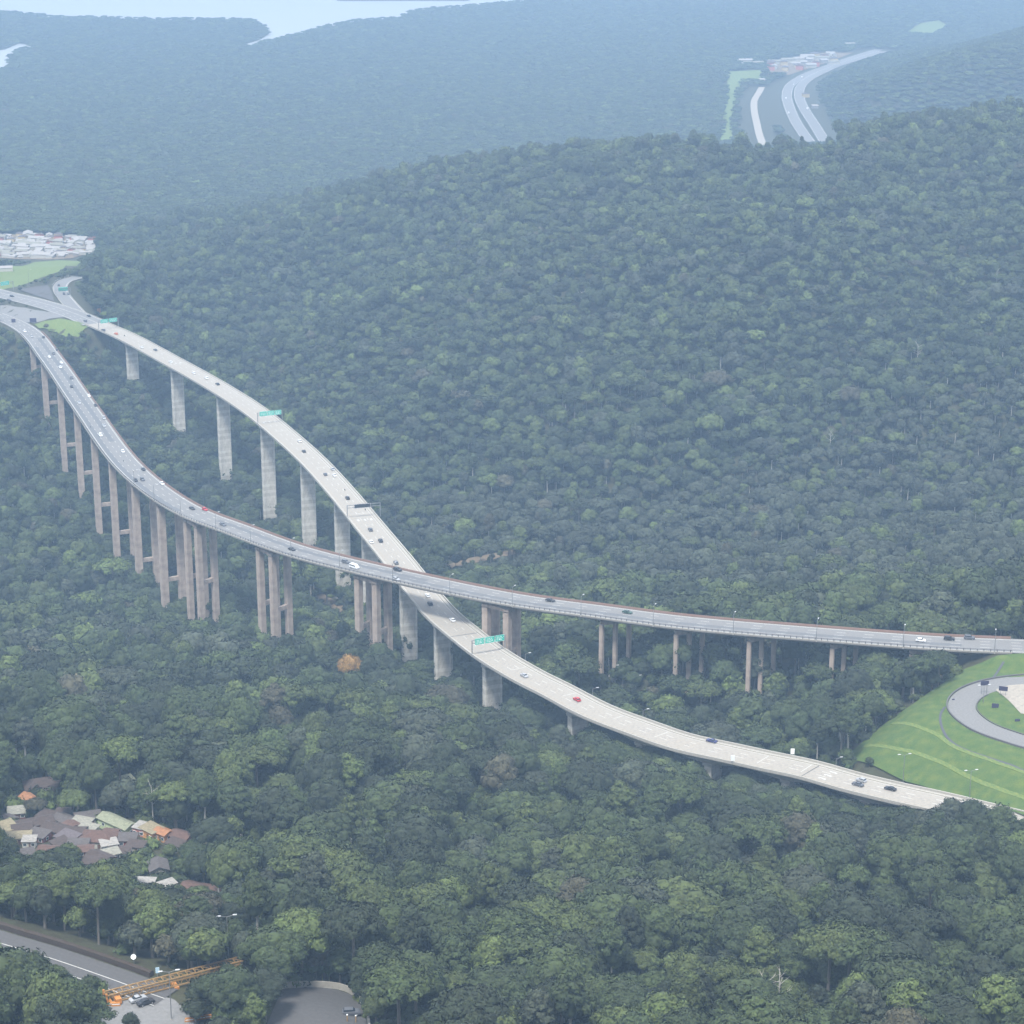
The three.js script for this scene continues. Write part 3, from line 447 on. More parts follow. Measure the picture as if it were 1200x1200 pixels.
const carShapes = {
  hatch: { body: profile([[-1.9, 0.45], [-1.92, 0.75], [-1.75, 0.92], [0.75, 0.95], [1.75, 0.78], [1.92, 0.6], [1.88, 0.42]], 1.72), roof: profile([[-1.5, 1.38], [-1.2, 1.46], [0.0, 1.47], [0.25, 1.42], [0.2, 1.36], [-1.45, 1.33]], 1.36, 0.06), glass: profile([[-1.78, 0.93], [-1.5, 1.35], [0.2, 1.37], [0.92, 0.94]], 1.46, 0.1), w: [-1.2, 1.22] },
  sedan: { body: profile([[-2.15, 0.45], [-2.17, 0.8], [-1.9, 0.95], [0.8, 0.95], [1.95, 0.8], [2.15, 0.6], [2.1, 0.42]], 1.74), roof: profile([[-0.95, 1.36], [-0.7, 1.43], [0.05, 1.44], [0.3, 1.39], [0.25, 1.33], [-0.9, 1.31]], 1.34, 0.06), glass: profile([[-1.55, 0.95], [-0.98, 1.33], [0.26, 1.35], [1.0, 0.95]], 1.44, 0.1), w: [-1.3, 1.35] },
  suv: { body: profile([[-2.1, 0.5], [-2.15, 0.95], [-2.0, 1.1], [0.8, 1.1], [1.9, 0.98], [2.1, 0.75], [2.08, 0.48]], 1.84), roof: profile([[-1.8, 1.62], [-1.6, 1.72], [0.05, 1.72], [0.35, 1.66], [0.3, 1.58], [-1.75, 1.56]], 1.46, 0.06), glass: profile([[-1.98, 1.1], [-1.8, 1.58], [0.3, 1.6], [0.95, 1.1]], 1.56, 0.1), w: [-1.3, 1.3] },
  van: { body: profile([[-2.5, 0.5], [-2.55, 1.2], [-2.45, 2.0], [-2.2, 2.12], [1.0, 2.12], [1.3, 2.0], [2.1, 1.25], [2.5, 1.1], [2.58, 0.7], [2.5, 0.45]], 1.9), roof: null, glass: profile([[-2.3, 1.35], [-2.3, 1.82], [1.25, 1.84], [1.85, 1.32]], 1.93, 0.04), w: [-1.55, 1.6] },
  bike: null,
};
const paints = { white: mat(0.72, 0.73, 0.74, { roughness: 0.35 }), silver: mat(0.42, 0.43, 0.45, { roughness: 0.35, metalness: 0.3 }), black: mat(0.018, 0.018, 0.022, { roughness: 0.3 }), grey: mat(0.10, 0.105, 0.12, { roughness: 0.35 }), red: mat(0.42, 0.025, 0.03, { roughness: 0.35 }), blue: mat(0.03, 0.035, 0.12, { roughness: 0.35 }), orange: mat(0.6, 0.16, 0.06, { roughness: 0.4 }), green: mat(0.03, 0.07, 0.05, { roughness: 0.35 }) };
const carProto = new Map();
function car(kind, color) {
  const key = kind + color; if (carProto.has(key)) return carProto.get(key).clone();
  const g = new THREE.Group(), S = carShapes[kind], p = paints[color];
  part(g, 'body', S.body, p); part(g, 'windows', S.glass, glassDark); if (S.roof) part(g, 'roof', S.roof, p);
  const W = kind === 'van' ? 0.88 : kind === 'suv' ? 0.84 : 0.78, L = kind === 'van' ? 2.55 : kind === 'hatch' ? 1.9 : 2.12, Y = kind === 'suv' || kind === 'van' ? 0.85 : 0.68;
  for (const x of S.w) for (const z of [-W, W]) { const w = part(g, 'wheel', wheelG, tyre); w.position.set(x, 0.33, z); const r = new THREE.Mesh(rimG, rimM); r.name = 'rim'; w.add(r); }
  for (const z of [-0.6, 0.6]) { part(g, 'headlight', new THREE.BoxGeometry(0.12, 0.14, 0.34), lampWhite).position.set(L - 0.08, Y, z); part(g, 'tail_light', new THREE.BoxGeometry(0.1, 0.18, 0.26), lampRed).position.set(-L + 0.02, Y + 0.08, z); }
  carProto.set(key, g); return g.clone();
}
let bikeProto = null;
function motorbike() {
  if (bikeProto) return bikeProto.clone();
  const g = new THREE.Group(), w = new THREE.TorusGeometry(0.27, 0.07, 6, 14);
  for (const x of [-0.65, 0.65]) part(g, 'wheel', w, tyre).position.set(x, 0.33, 0);
  part(g, 'frame', merge([barG(V(-0.65, 0.33, 0), V(0.1, 0.5, 0), 0.05), barG(V(0.65, 0.33, 0), V(0.42, 0.95, 0), 0.05), boxG(0.5, 0.35, 0.28, 0, 0.5, 0)]), M.darkSteel);
  part(g, 'tank', new RoundedBoxGeometry(0.55, 0.25, 0.3, 2, 0.08).translate(0.12, 0.82, 0), paints.black); part(g, 'seat', new RoundedBoxGeometry(0.65, 0.12, 0.26, 2, 0.05).translate(-0.4, 0.8, 0), tyre); part(g, 'handlebar', barG(V(0.42, 1.0, -0.35), V(0.42, 1.0, 0.35), 0.025), M.steel);
  bikeProto = g; return g.clone();
}
const carLabel = { hatch: 'hatchback', sedan: 'saloon', suv: 'sport utility car', van: 'van', bike: 'motorcycle' };
const stretchOld = (u) => u < 60 ? 'at the start of the column viaduct near the junction' : u < 135 ? 'high on the column viaduct above its paired columns' : u < 270 ? 'on the bend of the column viaduct' : u < 480 ? 'on the column viaduct near the crossing' : 'on the straight of the column viaduct past the crossing';
const stretchNew = (u) => u < 110 ? 'at the junction beyond the wall pier viaduct' : u < 215 ? 'on the wall pier viaduct past the farthest green gantry' : u < 320 ? 'on the wall pier viaduct before the second green gantry' : u < 425 ? 'on the wall pier viaduct between green gantry and dark message sign' : u < 480 ? 'on the wall pier viaduct between the message sign and the crossing' : u < 600 ? 'on the wall pier viaduct under the crossing' : 'on the lower end of the wall pier viaduct';
function drive(route, list, stretch, group) {
  for (const [u, v, kind, color, back] of list) {
    const [, s, o] = route.find(u, v), g = kind === 'bike' ? motorbike() : car(kind, color), p = route.p(s, o, 0.03), d = route.dir(s);
    g.position.copy(p); g.rotation.y = Math.atan2(-d.z, d.x) + (back ? Math.PI : 0);
    place(g, kind === 'van' ? 'white_van' : kind === 'bike' ? 'motorcycle' : 'car', `${kind === 'bike' ? 'dark' : color} ${carLabel[kind]} ${stretch(u)}`, kind === 'bike' ? 'motorcycle' : kind === 'van' ? 'van' : 'car', group);
    watch(p);
  }
}
drive(oldRoad, [[29, 389, 'hatch', 'white'], [37, 395, 'sedan', 'silver'], [51, 396, 'sedan', 'black'], [67, 411, 'hatch', 'black'], [63, 415, 'sedan', 'grey'], [58, 419, 'hatch', 'white'], [72, 426, 'hatch', 'white'], [71, 431, 'sedan', 'white'], [84, 444, 'suv', 'grey'], [84, 454, 'sedan', 'black'], [104, 465, 'hatch', 'white'], [93, 473, 'sedan', 'silver'], [112, 476, 'sedan', 'black'], [122, 491, 'suv', 'silver'], [122, 500, 'sedan', 'silver'], [106, 501, 'bike'], [118, 511, 'suv', 'white'], [144, 530, 'hatch', 'white'], [145, 541, 'bike'], [168, 551, 'sedan', 'black'], [159, 564, 'hatch', 'black'], [167, 563, 'suv', 'grey'], [190, 568, 'hatch', 'white'], [225, 597, 'sedan', 'black'], [240, 598, 'hatch', 'red'], [261, 616, 'sedan', 'grey'], [342, 645, 'sedan', 'black'], [405, 660, 'suv', 'grey'], [415, 666, 'van', 'white'], [466, 669, 'suv', 'black'], [464, 680, 'hatch', 'silver'], [645, 705, 'sedan', 'black'], [735, 719, 'sedan', 'green'], [1079, 752, 'hatch', 'white'], [1112, 750, 'suv', 'black'], [1136, 749, 'suv', 'grey']].map((a) => [...a]), stretchOld, 'vehicles on the column viaduct');
drive(newRoad, [[10, 355, 'sedan', 'grey'], [14, 348, 'hatch', 'black'], [104, 371, 'sedan', 'black', 1], [100, 377, 'hatch', 'grey', 1], [121, 388, 'suv', 'grey', 1], [136, 392, 'hatch', 'orange', 1], [146, 394, 'bike', '', 1], [166, 408, 'hatch', 'white', 1], [182, 411, 'sedan', 'grey', 1], [200, 425, 'sedan', 'white', 1], [227, 438, 'hatch', 'white', 1], [242, 444, 'hatch', 'white', 1], [255, 451, 'sedan', 'black', 1], [307, 487, 'sedan', 'grey', 1], [351, 518, 'hatch', 'white', 1], [356, 530, 'hatch', 'black', 1], [390, 551, 'sedan', 'silver', 1], [381, 557, 'hatch', 'grey', 1], [392, 558, 'sedan', 'white', 1], [404, 575, 'bike', '', 1], [407, 585, 'suv', 'black', 1], [428, 598, 'bike', '', 1], [434, 622, 'suv', 'grey', 1], [435, 636, 'hatch', 'white', 1], [446, 635, 'suv', 'black', 1], [464, 661, 'suv', 'grey', 1], [501, 699, 'hatch', 'white', 1], [504, 709, 'suv', 'black', 1], [530, 728, 'hatch', 'white', 1], [614, 793, 'sedan', 'silver', 1], [676, 821, 'hatch', 'red', 1], [834, 870, 'sedan', 'blue', 1], [1009, 916, 'hatch', 'silver', 1], [1005, 921, 'sedan', 'grey', 1], [1043, 926, 'sedan', 'black', 1]], stretchNew, 'vehicles on the wall pier viaduct');
drive(ramp, [[69, 335, 'sedan', 'black', 1], [75, 345, 'hatch', 'black', 1], [80, 345, 'sedan', 'grey', 1]], () => 'on the curved slip road', 'vehicles on the slip road');
drive(farA, [[921, 116, 'van', 'white'], [924, 133, 'van', 'white'], [930, 99, 'hatch', 'white'], [940, 91, 'van', 'white']], () => 'on the far motorway carriageway beside the settlement', 'vehicles on the far motorway');
drive(farB, [[946, 128, 'van', 'white'], [938, 106, 'sedan', 'silver']], () => 'on the far motorway carriageway below the wooded hill', 'vehicles on the far motorway');
for (const [u, v, kind, color, turn, label] of [[162, 1174, 'sedan', 'silver', 0.62, 'silver saloon parked in the yard beside the yellow truss'], [171, 1178, 'sedan', 'black', 0.62, 'black saloon parked in the yard beside a silver one'], [412, 1190, 'suv', 'grey', 0.1, 'dark car standing in the turning yard by the curved wall']]) { const p = onGround(u, v, 139), g = car(kind, color); g.position.set(p.x, ground(p.x, p.z) + 0.31, p.z); g.rotation.y = turn; place(g, 'parked_car', label, 'car'); watch(g.position.clone()); watch(g.position.clone().add(V(1, 1, 0))); }

// ---------------------------------------------------------------- sign gantries and boards
const strokes = (w, h, rows, seed) => { seedState = seed; const l = []; for (let r = 0; r < rows; r++) { const y = h / 2 - (r + 1) * h / (rows + 1); let x = -w / 2 + w * 0.1; while (x < w / 2 - w * 0.15) { const k = R(0.5, 1.3); l.push(boxG(Math.min(k, w / 2 - w * 0.1 - x), h * 0.085, 0.03, x + k / 2, y, 0)); x += k + 0.3; } } l.push(new THREE.ConeGeometry(0.35, 0.45, 3).rotateX(Math.PI).translate(0, -h / 2 + 0.38, 0)); return merge(l); };
function gantry(route, s, o0, o1, h, panels, face, label, name = 'sign_gantry') {
  const g = place(new THREE.Group(), name, label, 'gantry'), a = route.p(s, o0, 0), b = route.p(s, o1, 0), c = a.clone().add(b).multiplyScalar(0.5), w = a.distanceTo(b); g.position.copy(c);
  const d = b.clone().sub(a); g.rotation.y = Math.atan2(-d.z, d.x);
  const ya = a.y - c.y, yb = b.y - c.y;
  for (const [x, y] of [[-w / 2, ya], [w / 2, yb]]) part(g, 'post', boxG(0.36, h + 0.5, 0.36, x, h / 2 + y * 0 - 0.25, 0), M.steel);
  for (const y of [h - 0.2, h - 1.6]) part(g, 'cross_beam', boxG(w - 0.4, 0.28, 0.28, 0, y, 0), M.steel);
  for (const [x, pw, ph, m, rows] of panels) { const p = part(g, 'sign_panel', new RoundedBoxGeometry(pw, ph, 0.14, 1, 0.05), m); p.position.set(x, h - 0.9, 0.3 * face); const rim = part(p, 'border', merge([boxG(pw - 0.2, 0.09, 0.03, 0, ph / 2 - 0.14, 0), boxG(pw - 0.2, 0.09, 0.03, 0, -ph / 2 + 0.14, 0), boxG(0.09, ph - 0.46, 0.03, pw / 2 - 0.14, 0, 0), boxG(0.09, ph - 0.46, 0.03, -pw / 2 + 0.14, 0, 0)]), M.signWhite); rim.position.z = 0.075 * face; if (rows) { const t = part(p, 'lettering', strokes(pw - 0.6, ph - 0.5, rows, 41 + Math.round(x * 10 + s)), M.signWhite); t.position.z = 0.08 * face; } else { const t = part(p, 'unlit_display', boxG(pw - 0.5, ph - 0.5, 0.04), glassDark); t.position.z = 0.07 * face; } }
  for (let y = 0; y < h; y += 1.5) { watch(a.clone().add(V(0, y, 0))); watch(b.clone().add(V(0, y, 0))); }
  return g;
}
const sOf = (route, u, v) => route.find(u, v)[1];
gantry(newRoad, sOf(newRoad, 556, 768), 7.9, -7.9, 7.2, [[-4.4, 4.6, 3.0, M.signGreen, 3], [0.5, 4.6, 3.0, M.signGreen, 3], [5.3, 4.4, 3.0, M.signGreen, 3]], 1, 'gantry with three green direction signs over the wall pier viaduct below the crossing');
gantry(newRoad, sOf(newRoad, 318, 496), 7.9, -7.9, 7.6, [[-4.3, 5.0, 3.0, M.signGreen, 3], [0.6, 4.4, 3.0, M.signGreen, 3], [5.2, 4.2, 3.0, M.signGreen, 3]], 1, 'green sign gantry over the wall pier viaduct uphill of the dark message sign');
gantry(newRoad, sOf(newRoad, 126, 386), 7.9, -7.9, 7.6, [[-3.4, 6.2, 3.0, M.signGreen, 3], [3.6, 6.6, 3.0, M.signGreen, 3]], 1, 'green sign gantry at the start of the wall pier viaduct beside the junction');
gantry(newRoad, sOf(newRoad, 424, 606), 7.9, -10.2, 7.4, [[-0.8, 9.0, 2.4, M.signDark, 0]], 1, 'dark electronic message sign on a white gantry over the wall pier viaduct', 'message_gantry');
gantry(ramp, sOf(ramp, 74, 347), 5.8, -5.8, 6.4, [[0, 7.4, 3.0, M.signGreen, 2]], 1, 'small green sign gantry over the curved slip road');
gantry(newRoad, sOf(newRoad, 2, 345), 10.2, -10.2, 9.5, [[2.5, 8, 3.2, M.signGreen, 2]], 1, 'green sign gantry over the junction road where it meets the field');
function board(u, v, e, w, h, post, material, turn, label, name = 'sign_board') {
  const p = e == null ? onGround(u, v, 92) : at(u, v, e); const y = e == null ? ground(p.x, p.z) + 0.2 : e, g = place(new THREE.Group(), name, label, 'sign'); g.position.set(p.x, y, p.z); g.rotation.y = turn;
  part(g, 'board', new RoundedBoxGeometry(w, h, 0.12, 1, 0.04).translate(0, post + h / 2, 0), material); for (const x of w > 3 ? [-w * 0.3, w * 0.3] : [0]) part(g, 'post', boxG(0.16, post + h * 0.8, 0.14, x, (post + h * 0.8) / 2 - 0.2, -0.14), M.steel);
  watch(V(p.x, y + post + h / 2, p.z)); watch(V(p.x, y + post / 2, p.z)); return g;
}
board(1153, 816, null, 3.4, 1.9, 4.4, M.signDark, 0.15, 'dark backed sign board on a post beyond the loop road');
board(1175, 818, null, 3.4, 1.9, 2.8, M.signDark, -0.25, 'dark backed sign board beside the pale apron');
board(1166, 832, null, 2.6, 1.9, 0.6, M.signDark, -0.2, 'dark backed sign board standing on the grass island tip');
board(1192, 848, null, 2.0, 1.3, 0.4, M.signDark, 0.1, 'low dark sign board on the grass island beside the apron');
board(1117, 823, null, 1.1, 1.1, 0.2, M.signDark, 0.1, 'small dark square board on the grass outside the loop');
{ const q = newRoad.p(sOf(newRoad, 915, 897), -8.6, 0), r = newRoad.p(sOf(newRoad, 871, 888), 8.35, 0); for (const [p, label] of [[q, 'white upright board on the far parapet of the wall pier viaduct'], [r, 'white upright board on the near parapet of the wall pier viaduct']]) { const g = place(new THREE.Group(), 'white_sign', label, 'sign'); g.position.copy(p); part(g, 'board', new RoundedBoxGeometry(1.5, 2.3, 0.1, 1, 0.03).translate(0, 2.4, 0), M.signWhite); part(g, 'post', boxG(0.14, 3, 0.12, 0, 1.2, -0.12), M.steel); watch(p.clone().add(V(0, 2.4, 0))); } }
board(39, 379, 50, 5.0, 3.2, 0.9, M.signDark, 0.1, 'dark backed board on the verge between the two viaducts');
board(16, 379, 50, 3.0, 2.6, 0.8, M.signDark, 0.1, 'dark backed board beside the start of the column viaduct');
board(116, 369, null, 3.0, 3.6, 1.6, M.orange, -0.2, 'square orange warning board beside the wall pier viaduct');
board(185, 1146, null, 1.0, 1.6, 1.2, mat(0.45, 0.62, 0.75), 0.3, 'pale blue sign on a post beside the settlement road');

// ---------------------------------------------------------------- lamp posts
const lampProto = new Map();
function lamp(h, arms) {
  const key = h + ',' + arms; if (lampProto.has(key)) return lampProto.get(key).clone();
  const g = new THREE.Group(); part(g, 'pole', barG(V(0, -0.4, 0), V(0, h, 0), 0.15, 8, 0.09), M.steel); part(g, 'base', new THREE.CylinderGeometry(0.24, 0.3, 0.6, 8).translate(0, 0.2, 0), M.concrete);
  for (const s of arms) { part(g, 'arm', barG(V(0, h - 0.1, 0), V(s * 1.7, h + 0.35, 0), 0.06), M.steel); part(g, 'lamp_head', new RoundedBoxGeometry(1.1, 0.22, 0.45, 2, 0.09).translate(s * 2.1, h + 0.38, 0), M.lampHead); }
  lampProto.set(key, g); return g.clone();
}
function standLamp(p, h, arms, turn, label, group) { const g = lamp(h, arms); g.position.copy(p); g.rotation.y = turn; place(g, 'street_lamp', label, 'street lamp', group); for (let y = 1; y < h + 1; y += 2) watch(p.clone().add(V(0, y, 0))); }
{
  const s0 = findU(oldRoad, 1166, 8, 0); let n = 0;
  for (let s = s0; s > findU(oldRoad, 150, 8, 0); s -= 35.5, n++) standLamp(oldRoad.p(s, 8.75, -0.2), 9.2, [1], turnOf(oldRoad, s) + Math.PI / 2, n < 8 ? 'street lamp on the near railing of the column viaduct past the crossing' : 'street lamp on the near railing of the column viaduct on its bend', 'street lamps along the column viaduct');
  for (const [u, v] of [[737, 848], [612, 776], [974, 902], [690, 818]]) { const s = sOf(newRoad, u, v); standLamp(newRoad.p(s, -8.7, 0), 3.6, [1], 0.3, 'short lamp on the far parapet of the wall pier viaduct', 'short lamps along the wall pier viaduct'); }
}
for (const [u, v, h, arms, label] of [[1058, 921, 12.5, [-1, 1], 'tall twin lamp on the foot of the grass bank'], [1136, 936, 11, [-1, 1], 'tall twin lamp on the middle of the grass bank'], [1152, 826, 8, [-1, 1], 'tall lamp between sign boards beside the loop road'], [268, 1126, 13, [-1, 1], 'tall twin lamp rising from trees behind the yellow truss'], [201, 1196, 13.5, [-1, 1], 'tall twin lamp beside the parked cars'], [34, 336, 14, [1], 'tall dark lamp mast on the pale field'], [745, 810, 7, [1], 'lamp among the trees between the two viaducts'], [718, 803, 9, [1], 'lamp with thin pole among trees below the column viaduct']]) { const p = onGround(u, v, u < 300 ? 130 : 90); standLamp(V(p.x, ground(p.x, p.z), p.z), h, arms, 0.2, label, null); }
// edge posts of the slip road
for (let s = ramp.length * 0.42; s < ramp.length * 0.98; s += 5.5) { const p = ramp.p(s, -6.2, 0), g = new THREE.Group(); part(g, 'post', boxG(0.4, 1.7, 0.4, 0, 0.6, 0), M.rail); part(g, 'reflector', boxG(0.42, 0.25, 0.42, 0, 1.2, 0), M.signWhite); g.position.copy(p); place(g, 'marker_post', 'short dark marker post on the outside of the slip road', 'post', 'marker posts along the slip road'); }

// ---------------------------------------------------------------- the yellow launching truss and barriers
{
  const a = onGround(124, 1176, 139), b = onGround(284, 1146, 136), t = place(new THREE.Group(), 'steel_truss', 'long yellow orange lattice steel truss lying beside the yard', 'truss'); a.y = ground(a.x, a.z); b.y = Math.max(ground(b.x, b.z), a.y) + 0.5;
  const L = a.distanceTo(b), n = Math.round(L / 2.2), W = 1.2, Hh = 2.2, bay = L / n; t.position.copy(a); const d = b.clone().sub(a); t.rotation.set(0, Math.atan2(-d.z, d.x), Math.asin(d.y / L), 'YZX');
  for (const y of [0.5, Hh + 0.5]) for (const z of [-W, W]) part(t, 'chord', boxG(L, 0.3, 0.3, L / 2, y, z), M.yellow);
  for (let i = 0; i < n; i++) for (const z of [-W, W]) { const x = i * bay; part(t, 'lattice_bar', merge([barG(V(x, 0.5, z), V(x + bay / 2, Hh + 0.5, z), 0.09), barG(V(x + bay / 2, Hh + 0.5, z), V(x + bay, 0.5, z), 0.09)]), M.yellow); }
  for (let i = 0; i <= n; i++) { const x = i * bay; part(t, 'cross_bar', merge([boxG(0.16, 0.16, 2 * W, x, Hh + 0.66, 0), barG(V(x, Hh + 0.5, -W), V(Math.min(x + bay, L), Hh + 0.5, W), 0.07)]), M.yellow); }
  for (const x of [1, L / 2, L - 1]) part(t, 'support', boxG(1.2, 1.8, 3.6, x, -0.5, 0), M.orange);
  part(t, 'end_frame', merge([boxG(0.5, Hh + 1.2, 0.4, 0, Hh / 2 + 0.5, -W), boxG(0.5, Hh + 1.2, 0.4, 0, Hh / 2 + 0.5, W), boxG(1.4, 1.4, 2.2, 2.6, 1.3, W + 0.6)]), M.orange);
  for (let i = 0; i <= 8; i++) for (const h of i < 4 ? [0.5, 2, 3] : i < 7 ? [2.4, 3] : [3]) watch(a.clone().lerp(b, i / 8 * 0.95).add(V(0, h, 0)));
  for (let i = 0; i < 3; i++) { const p = onGround(124 + i * 6, 1179 + i * 0.4, 139), g = new THREE.Group(); part(g, 'barrier_body', profile([[-1.1, 0], [-1.1, 0.2], [-0.95, 0.9], [0.95, 0.9], [1.1, 0.2], [1.1, 0]], 0.55, 0.06), M.orange); part(g, 'white_band', boxG(1.9, 0.2, 0.6, 0, 0.55, 0), M.signWhite); g.position.set(p.x, ground(p.x, p.z) + 0.3, p.z); g.rotation.y = 0.1; place(g, 'road_barrier', 'orange plastic road barrier at the end of the yellow truss', 'barrier', 'orange road barriers'); }
  for (let i = 0; i < 4; i++) { const p = onGround(222 + i * 7, 1198 - i * 1.2, 139), g = new THREE.Group(); part(g, 'barrier_body', profile([[-1.1, 0], [-1.1, 0.2], [-0.95, 0.9], [0.95, 0.9], [1.1, 0.2], [1.1, 0]], 0.55, 0.06), M.orange); part(g, 'white_band', boxG(1.9, 0.2, 0.6, 0, 0.55, 0), M.signWhite); g.position.set(p.x, ground(p.x, p.z) + 0.3, p.z); g.rotation.y = 0.2; place(g, 'road_barrier', 'orange plastic road barrier below the dark tree of the yard', 'barrier', 'orange road barriers'); watch(g.position.clone()); }
}
{ const p = onGround(157, 1130, 138), g = place(new THREE.Group(), 'dish_antenna', 'white round dish on a post behind the brown hedge', 'dish'); g.position.set(p.x, ground(p.x, p.z), p.z); const dish = new THREE.LatheGeometry([[0, 0], [0.25, 0.03], [0.5, 0.12], [0.66, 0.24], [0.7, 0.25]].map((q) => new THREE.Vector2(...q)), 18); dish.rotateX(Math.PI / 2 - 0.5); dish.translate(0, 2.2, 0); part(g, 'dish', dish, M.signWhite); part(g, 'mast', barG(V(0, 0, -0.1), V(0, 2.2, -0.1), 0.08), M.steel); for (const y of [0.5, 2.2]) watch(g.position.clone().add(V(0, y, 0))); }
for (const [u, v] of [[407, 1198], [417, 1199]]) { const p = onGround(u, v, 138), g = new THREE.Group(); part(g, 'post', boxG(0.3, 1.7, 0.3, 0, 0.85, 0), M.yellow); part(g, 'cap', boxG(0.36, 0.2, 0.36, 0, 1.8, 0), M.signWhite); g.position.set(p.x, ground(p.x, p.z) + 0.3, p.z); place(g, 'yellow_bollard', 'yellow post standing in the turning yard by the dark car', 'bollard', 'yellow posts in the turning yard'); watch(p.clone().add(V(0, 1.5, 0))); }

// ---------------------------------------------------------------- houses
const wallM = { brick: mat(0.30, 0.085, 0.06, { map: texRoof }), white: mat(0.5, 0.5, 0.47, { map: texConcrete }), cream: mat(0.55, 0.46, 0.28, { map: texConcrete }), lime: mat(0.50, 0.60, 0.38, { map: texConcrete }), pink: mat(0.52, 0.2, 0.18, { map: texConcrete }), grey: mat(0.3, 0.29, 0.28, { map: texConcrete }), orange: mat(0.6, 0.3, 0.12, { map: texConcrete }) };
const roofM = { brown: mat(0.105, 0.082, 0.075, { map: texRoof }), grey: mat(0.14, 0.13, 0.13, { map: texRoof }), rust: mat(0.17, 0.105, 0.085, { map: texRoof }), pale: mat(0.36, 0.37, 0.32, { map: texRoof }), white: mat(0.44, 0.445, 0.43, { map: texRoof }), bright: mat(0.50, 0.505, 0.50, { map: texRoof }), orange: mat(0.50, 0.25, 0.12, { map: texRoof }), cream: mat(0.36, 0.33, 0.22, { map: texRoof }), lime: mat(0.33, 0.37, 0.26, { map: texRoof }), mauve: mat(0.17, 0.15, 0.165, { map: texRoof }) };
function gable(w, d, h, rise, over = 0.5) { const s = new THREE.Shape([[-d / 2 - over, 0], [0, rise], [d / 2 + over, 0], [d / 2 + over, 0.16], [0, rise + 0.2], [-d / 2 - over, 0.16]].map((q) => new THREE.Vector2(...q))), g = new THREE.ExtrudeGeometry(s, { depth: w + 2 * over, bevelEnabled: false }); g.translate(0, h - 0.15, -w / 2 - over); g.rotateY(Math.PI / 2); return uvMetres(g, 5); }
function shed(w, d, h, rise, over = 0.4) { const s = new THREE.Shape([[-d / 2 - over, 0], [d / 2 + over, rise], [d / 2 + over, rise + 0.16], [-d / 2 - over, 0.16]].map((q) => new THREE.Vector2(...q))), g = new THREE.ExtrudeGeometry(s, { depth: w + 2 * over, bevelEnabled: false }); g.translate(0, h, -w / 2 - over); g.rotateY(Math.PI / 2); return uvMetres(g, 5); }
function hip(w, d, h, rise, over = 0.5) { const a = w / 2 + over, b = d / 2 + over, r = Math.max(0, a - b), p = [[-a, 0, b], [a, 0, b], [a, 0, -b], [-a, 0, -b], [-r, rise, 0], [r + 0.01, rise, 0]], f = [0, 1, 5, 0, 5, 4, 1, 2, 5, 2, 3, 4, 2, 4, 5, 3, 0, 4, 0, 2, 1, 0, 3, 2], g = new THREE.BufferGeometry(); g.setAttribute('position', new THREE.Float32BufferAttribute(f.flatMap((i) => p[i]), 3)); g.computeVertexNormals(); g.translate(0, h, 0); return uvMetres(g, 5); }
const doorM = mat(0.12, 0.07, 0.05), paneM = mat(0.05, 0.06, 0.07, { roughness: 0.2 });
function house(w, d, h, roofKind, rise, wm, rm, plain) {
  const g = new THREE.Group();
  const wg = roofKind === 'gable' ? (() => { const s = new THREE.Shape([[-d / 2, -3], [-d / 2, h], [0, h + rise - 0.12], [d / 2, h], [d / 2, -3]].map((q) => new THREE.Vector2(...q))), e = new THREE.ExtrudeGeometry(s, { depth: w, bevelEnabled: false }); e.translate(0, 0, -w / 2); e.rotateY(Math.PI / 2); return e; })() : roofKind === 'shed' ? (() => { const s = new THREE.Shape([[-d / 2, -3], [-d / 2, h], [d / 2, h + rise * 0.9], [d / 2, -3]].map((q) => new THREE.Vector2(...q))), e = new THREE.ExtrudeGeometry(s, { depth: w, bevelEnabled: false }); e.translate(0, 0, -w / 2); e.rotateY(Math.PI / 2); return e; })() : boxG(w, h + 3, d, 0, h / 2 - 1.5, 0);
  part(g, 'wall', uvMetres(wg, 5), wm); part(g, 'roof', roofKind === 'gable' ? gable(w, d, h, rise) : roofKind === 'shed' ? shed(w, d, h, rise) : hip(w, d, h, rise), rm);
  if (!plain) { part(g, 'door', boxG(0.95, 2.05, 0.1, w * 0.12, 1.0, d / 2 + 0.03), doorM); for (const x of [-0.3, 0.34]) { const f = part(g, 'window', boxG(1.3, 1.1, 0.12, w * x, 1.5, d / 2 + 0.03), M.signWhite); part(f, 'pane', boxG(1.1, 0.9, 0.06, w * x, 1.5, d / 2 + 0.08), paneM); } const f = part(g, 'window', boxG(0.12, 1.0, 1.2, w / 2 + 0.03, 1.5, 0), M.signWhite); part(f, 'pane', boxG(0.06, 0.8, 1.0, w / 2 + 0.08, 1.5, 0), paneM); }
  return g;
}
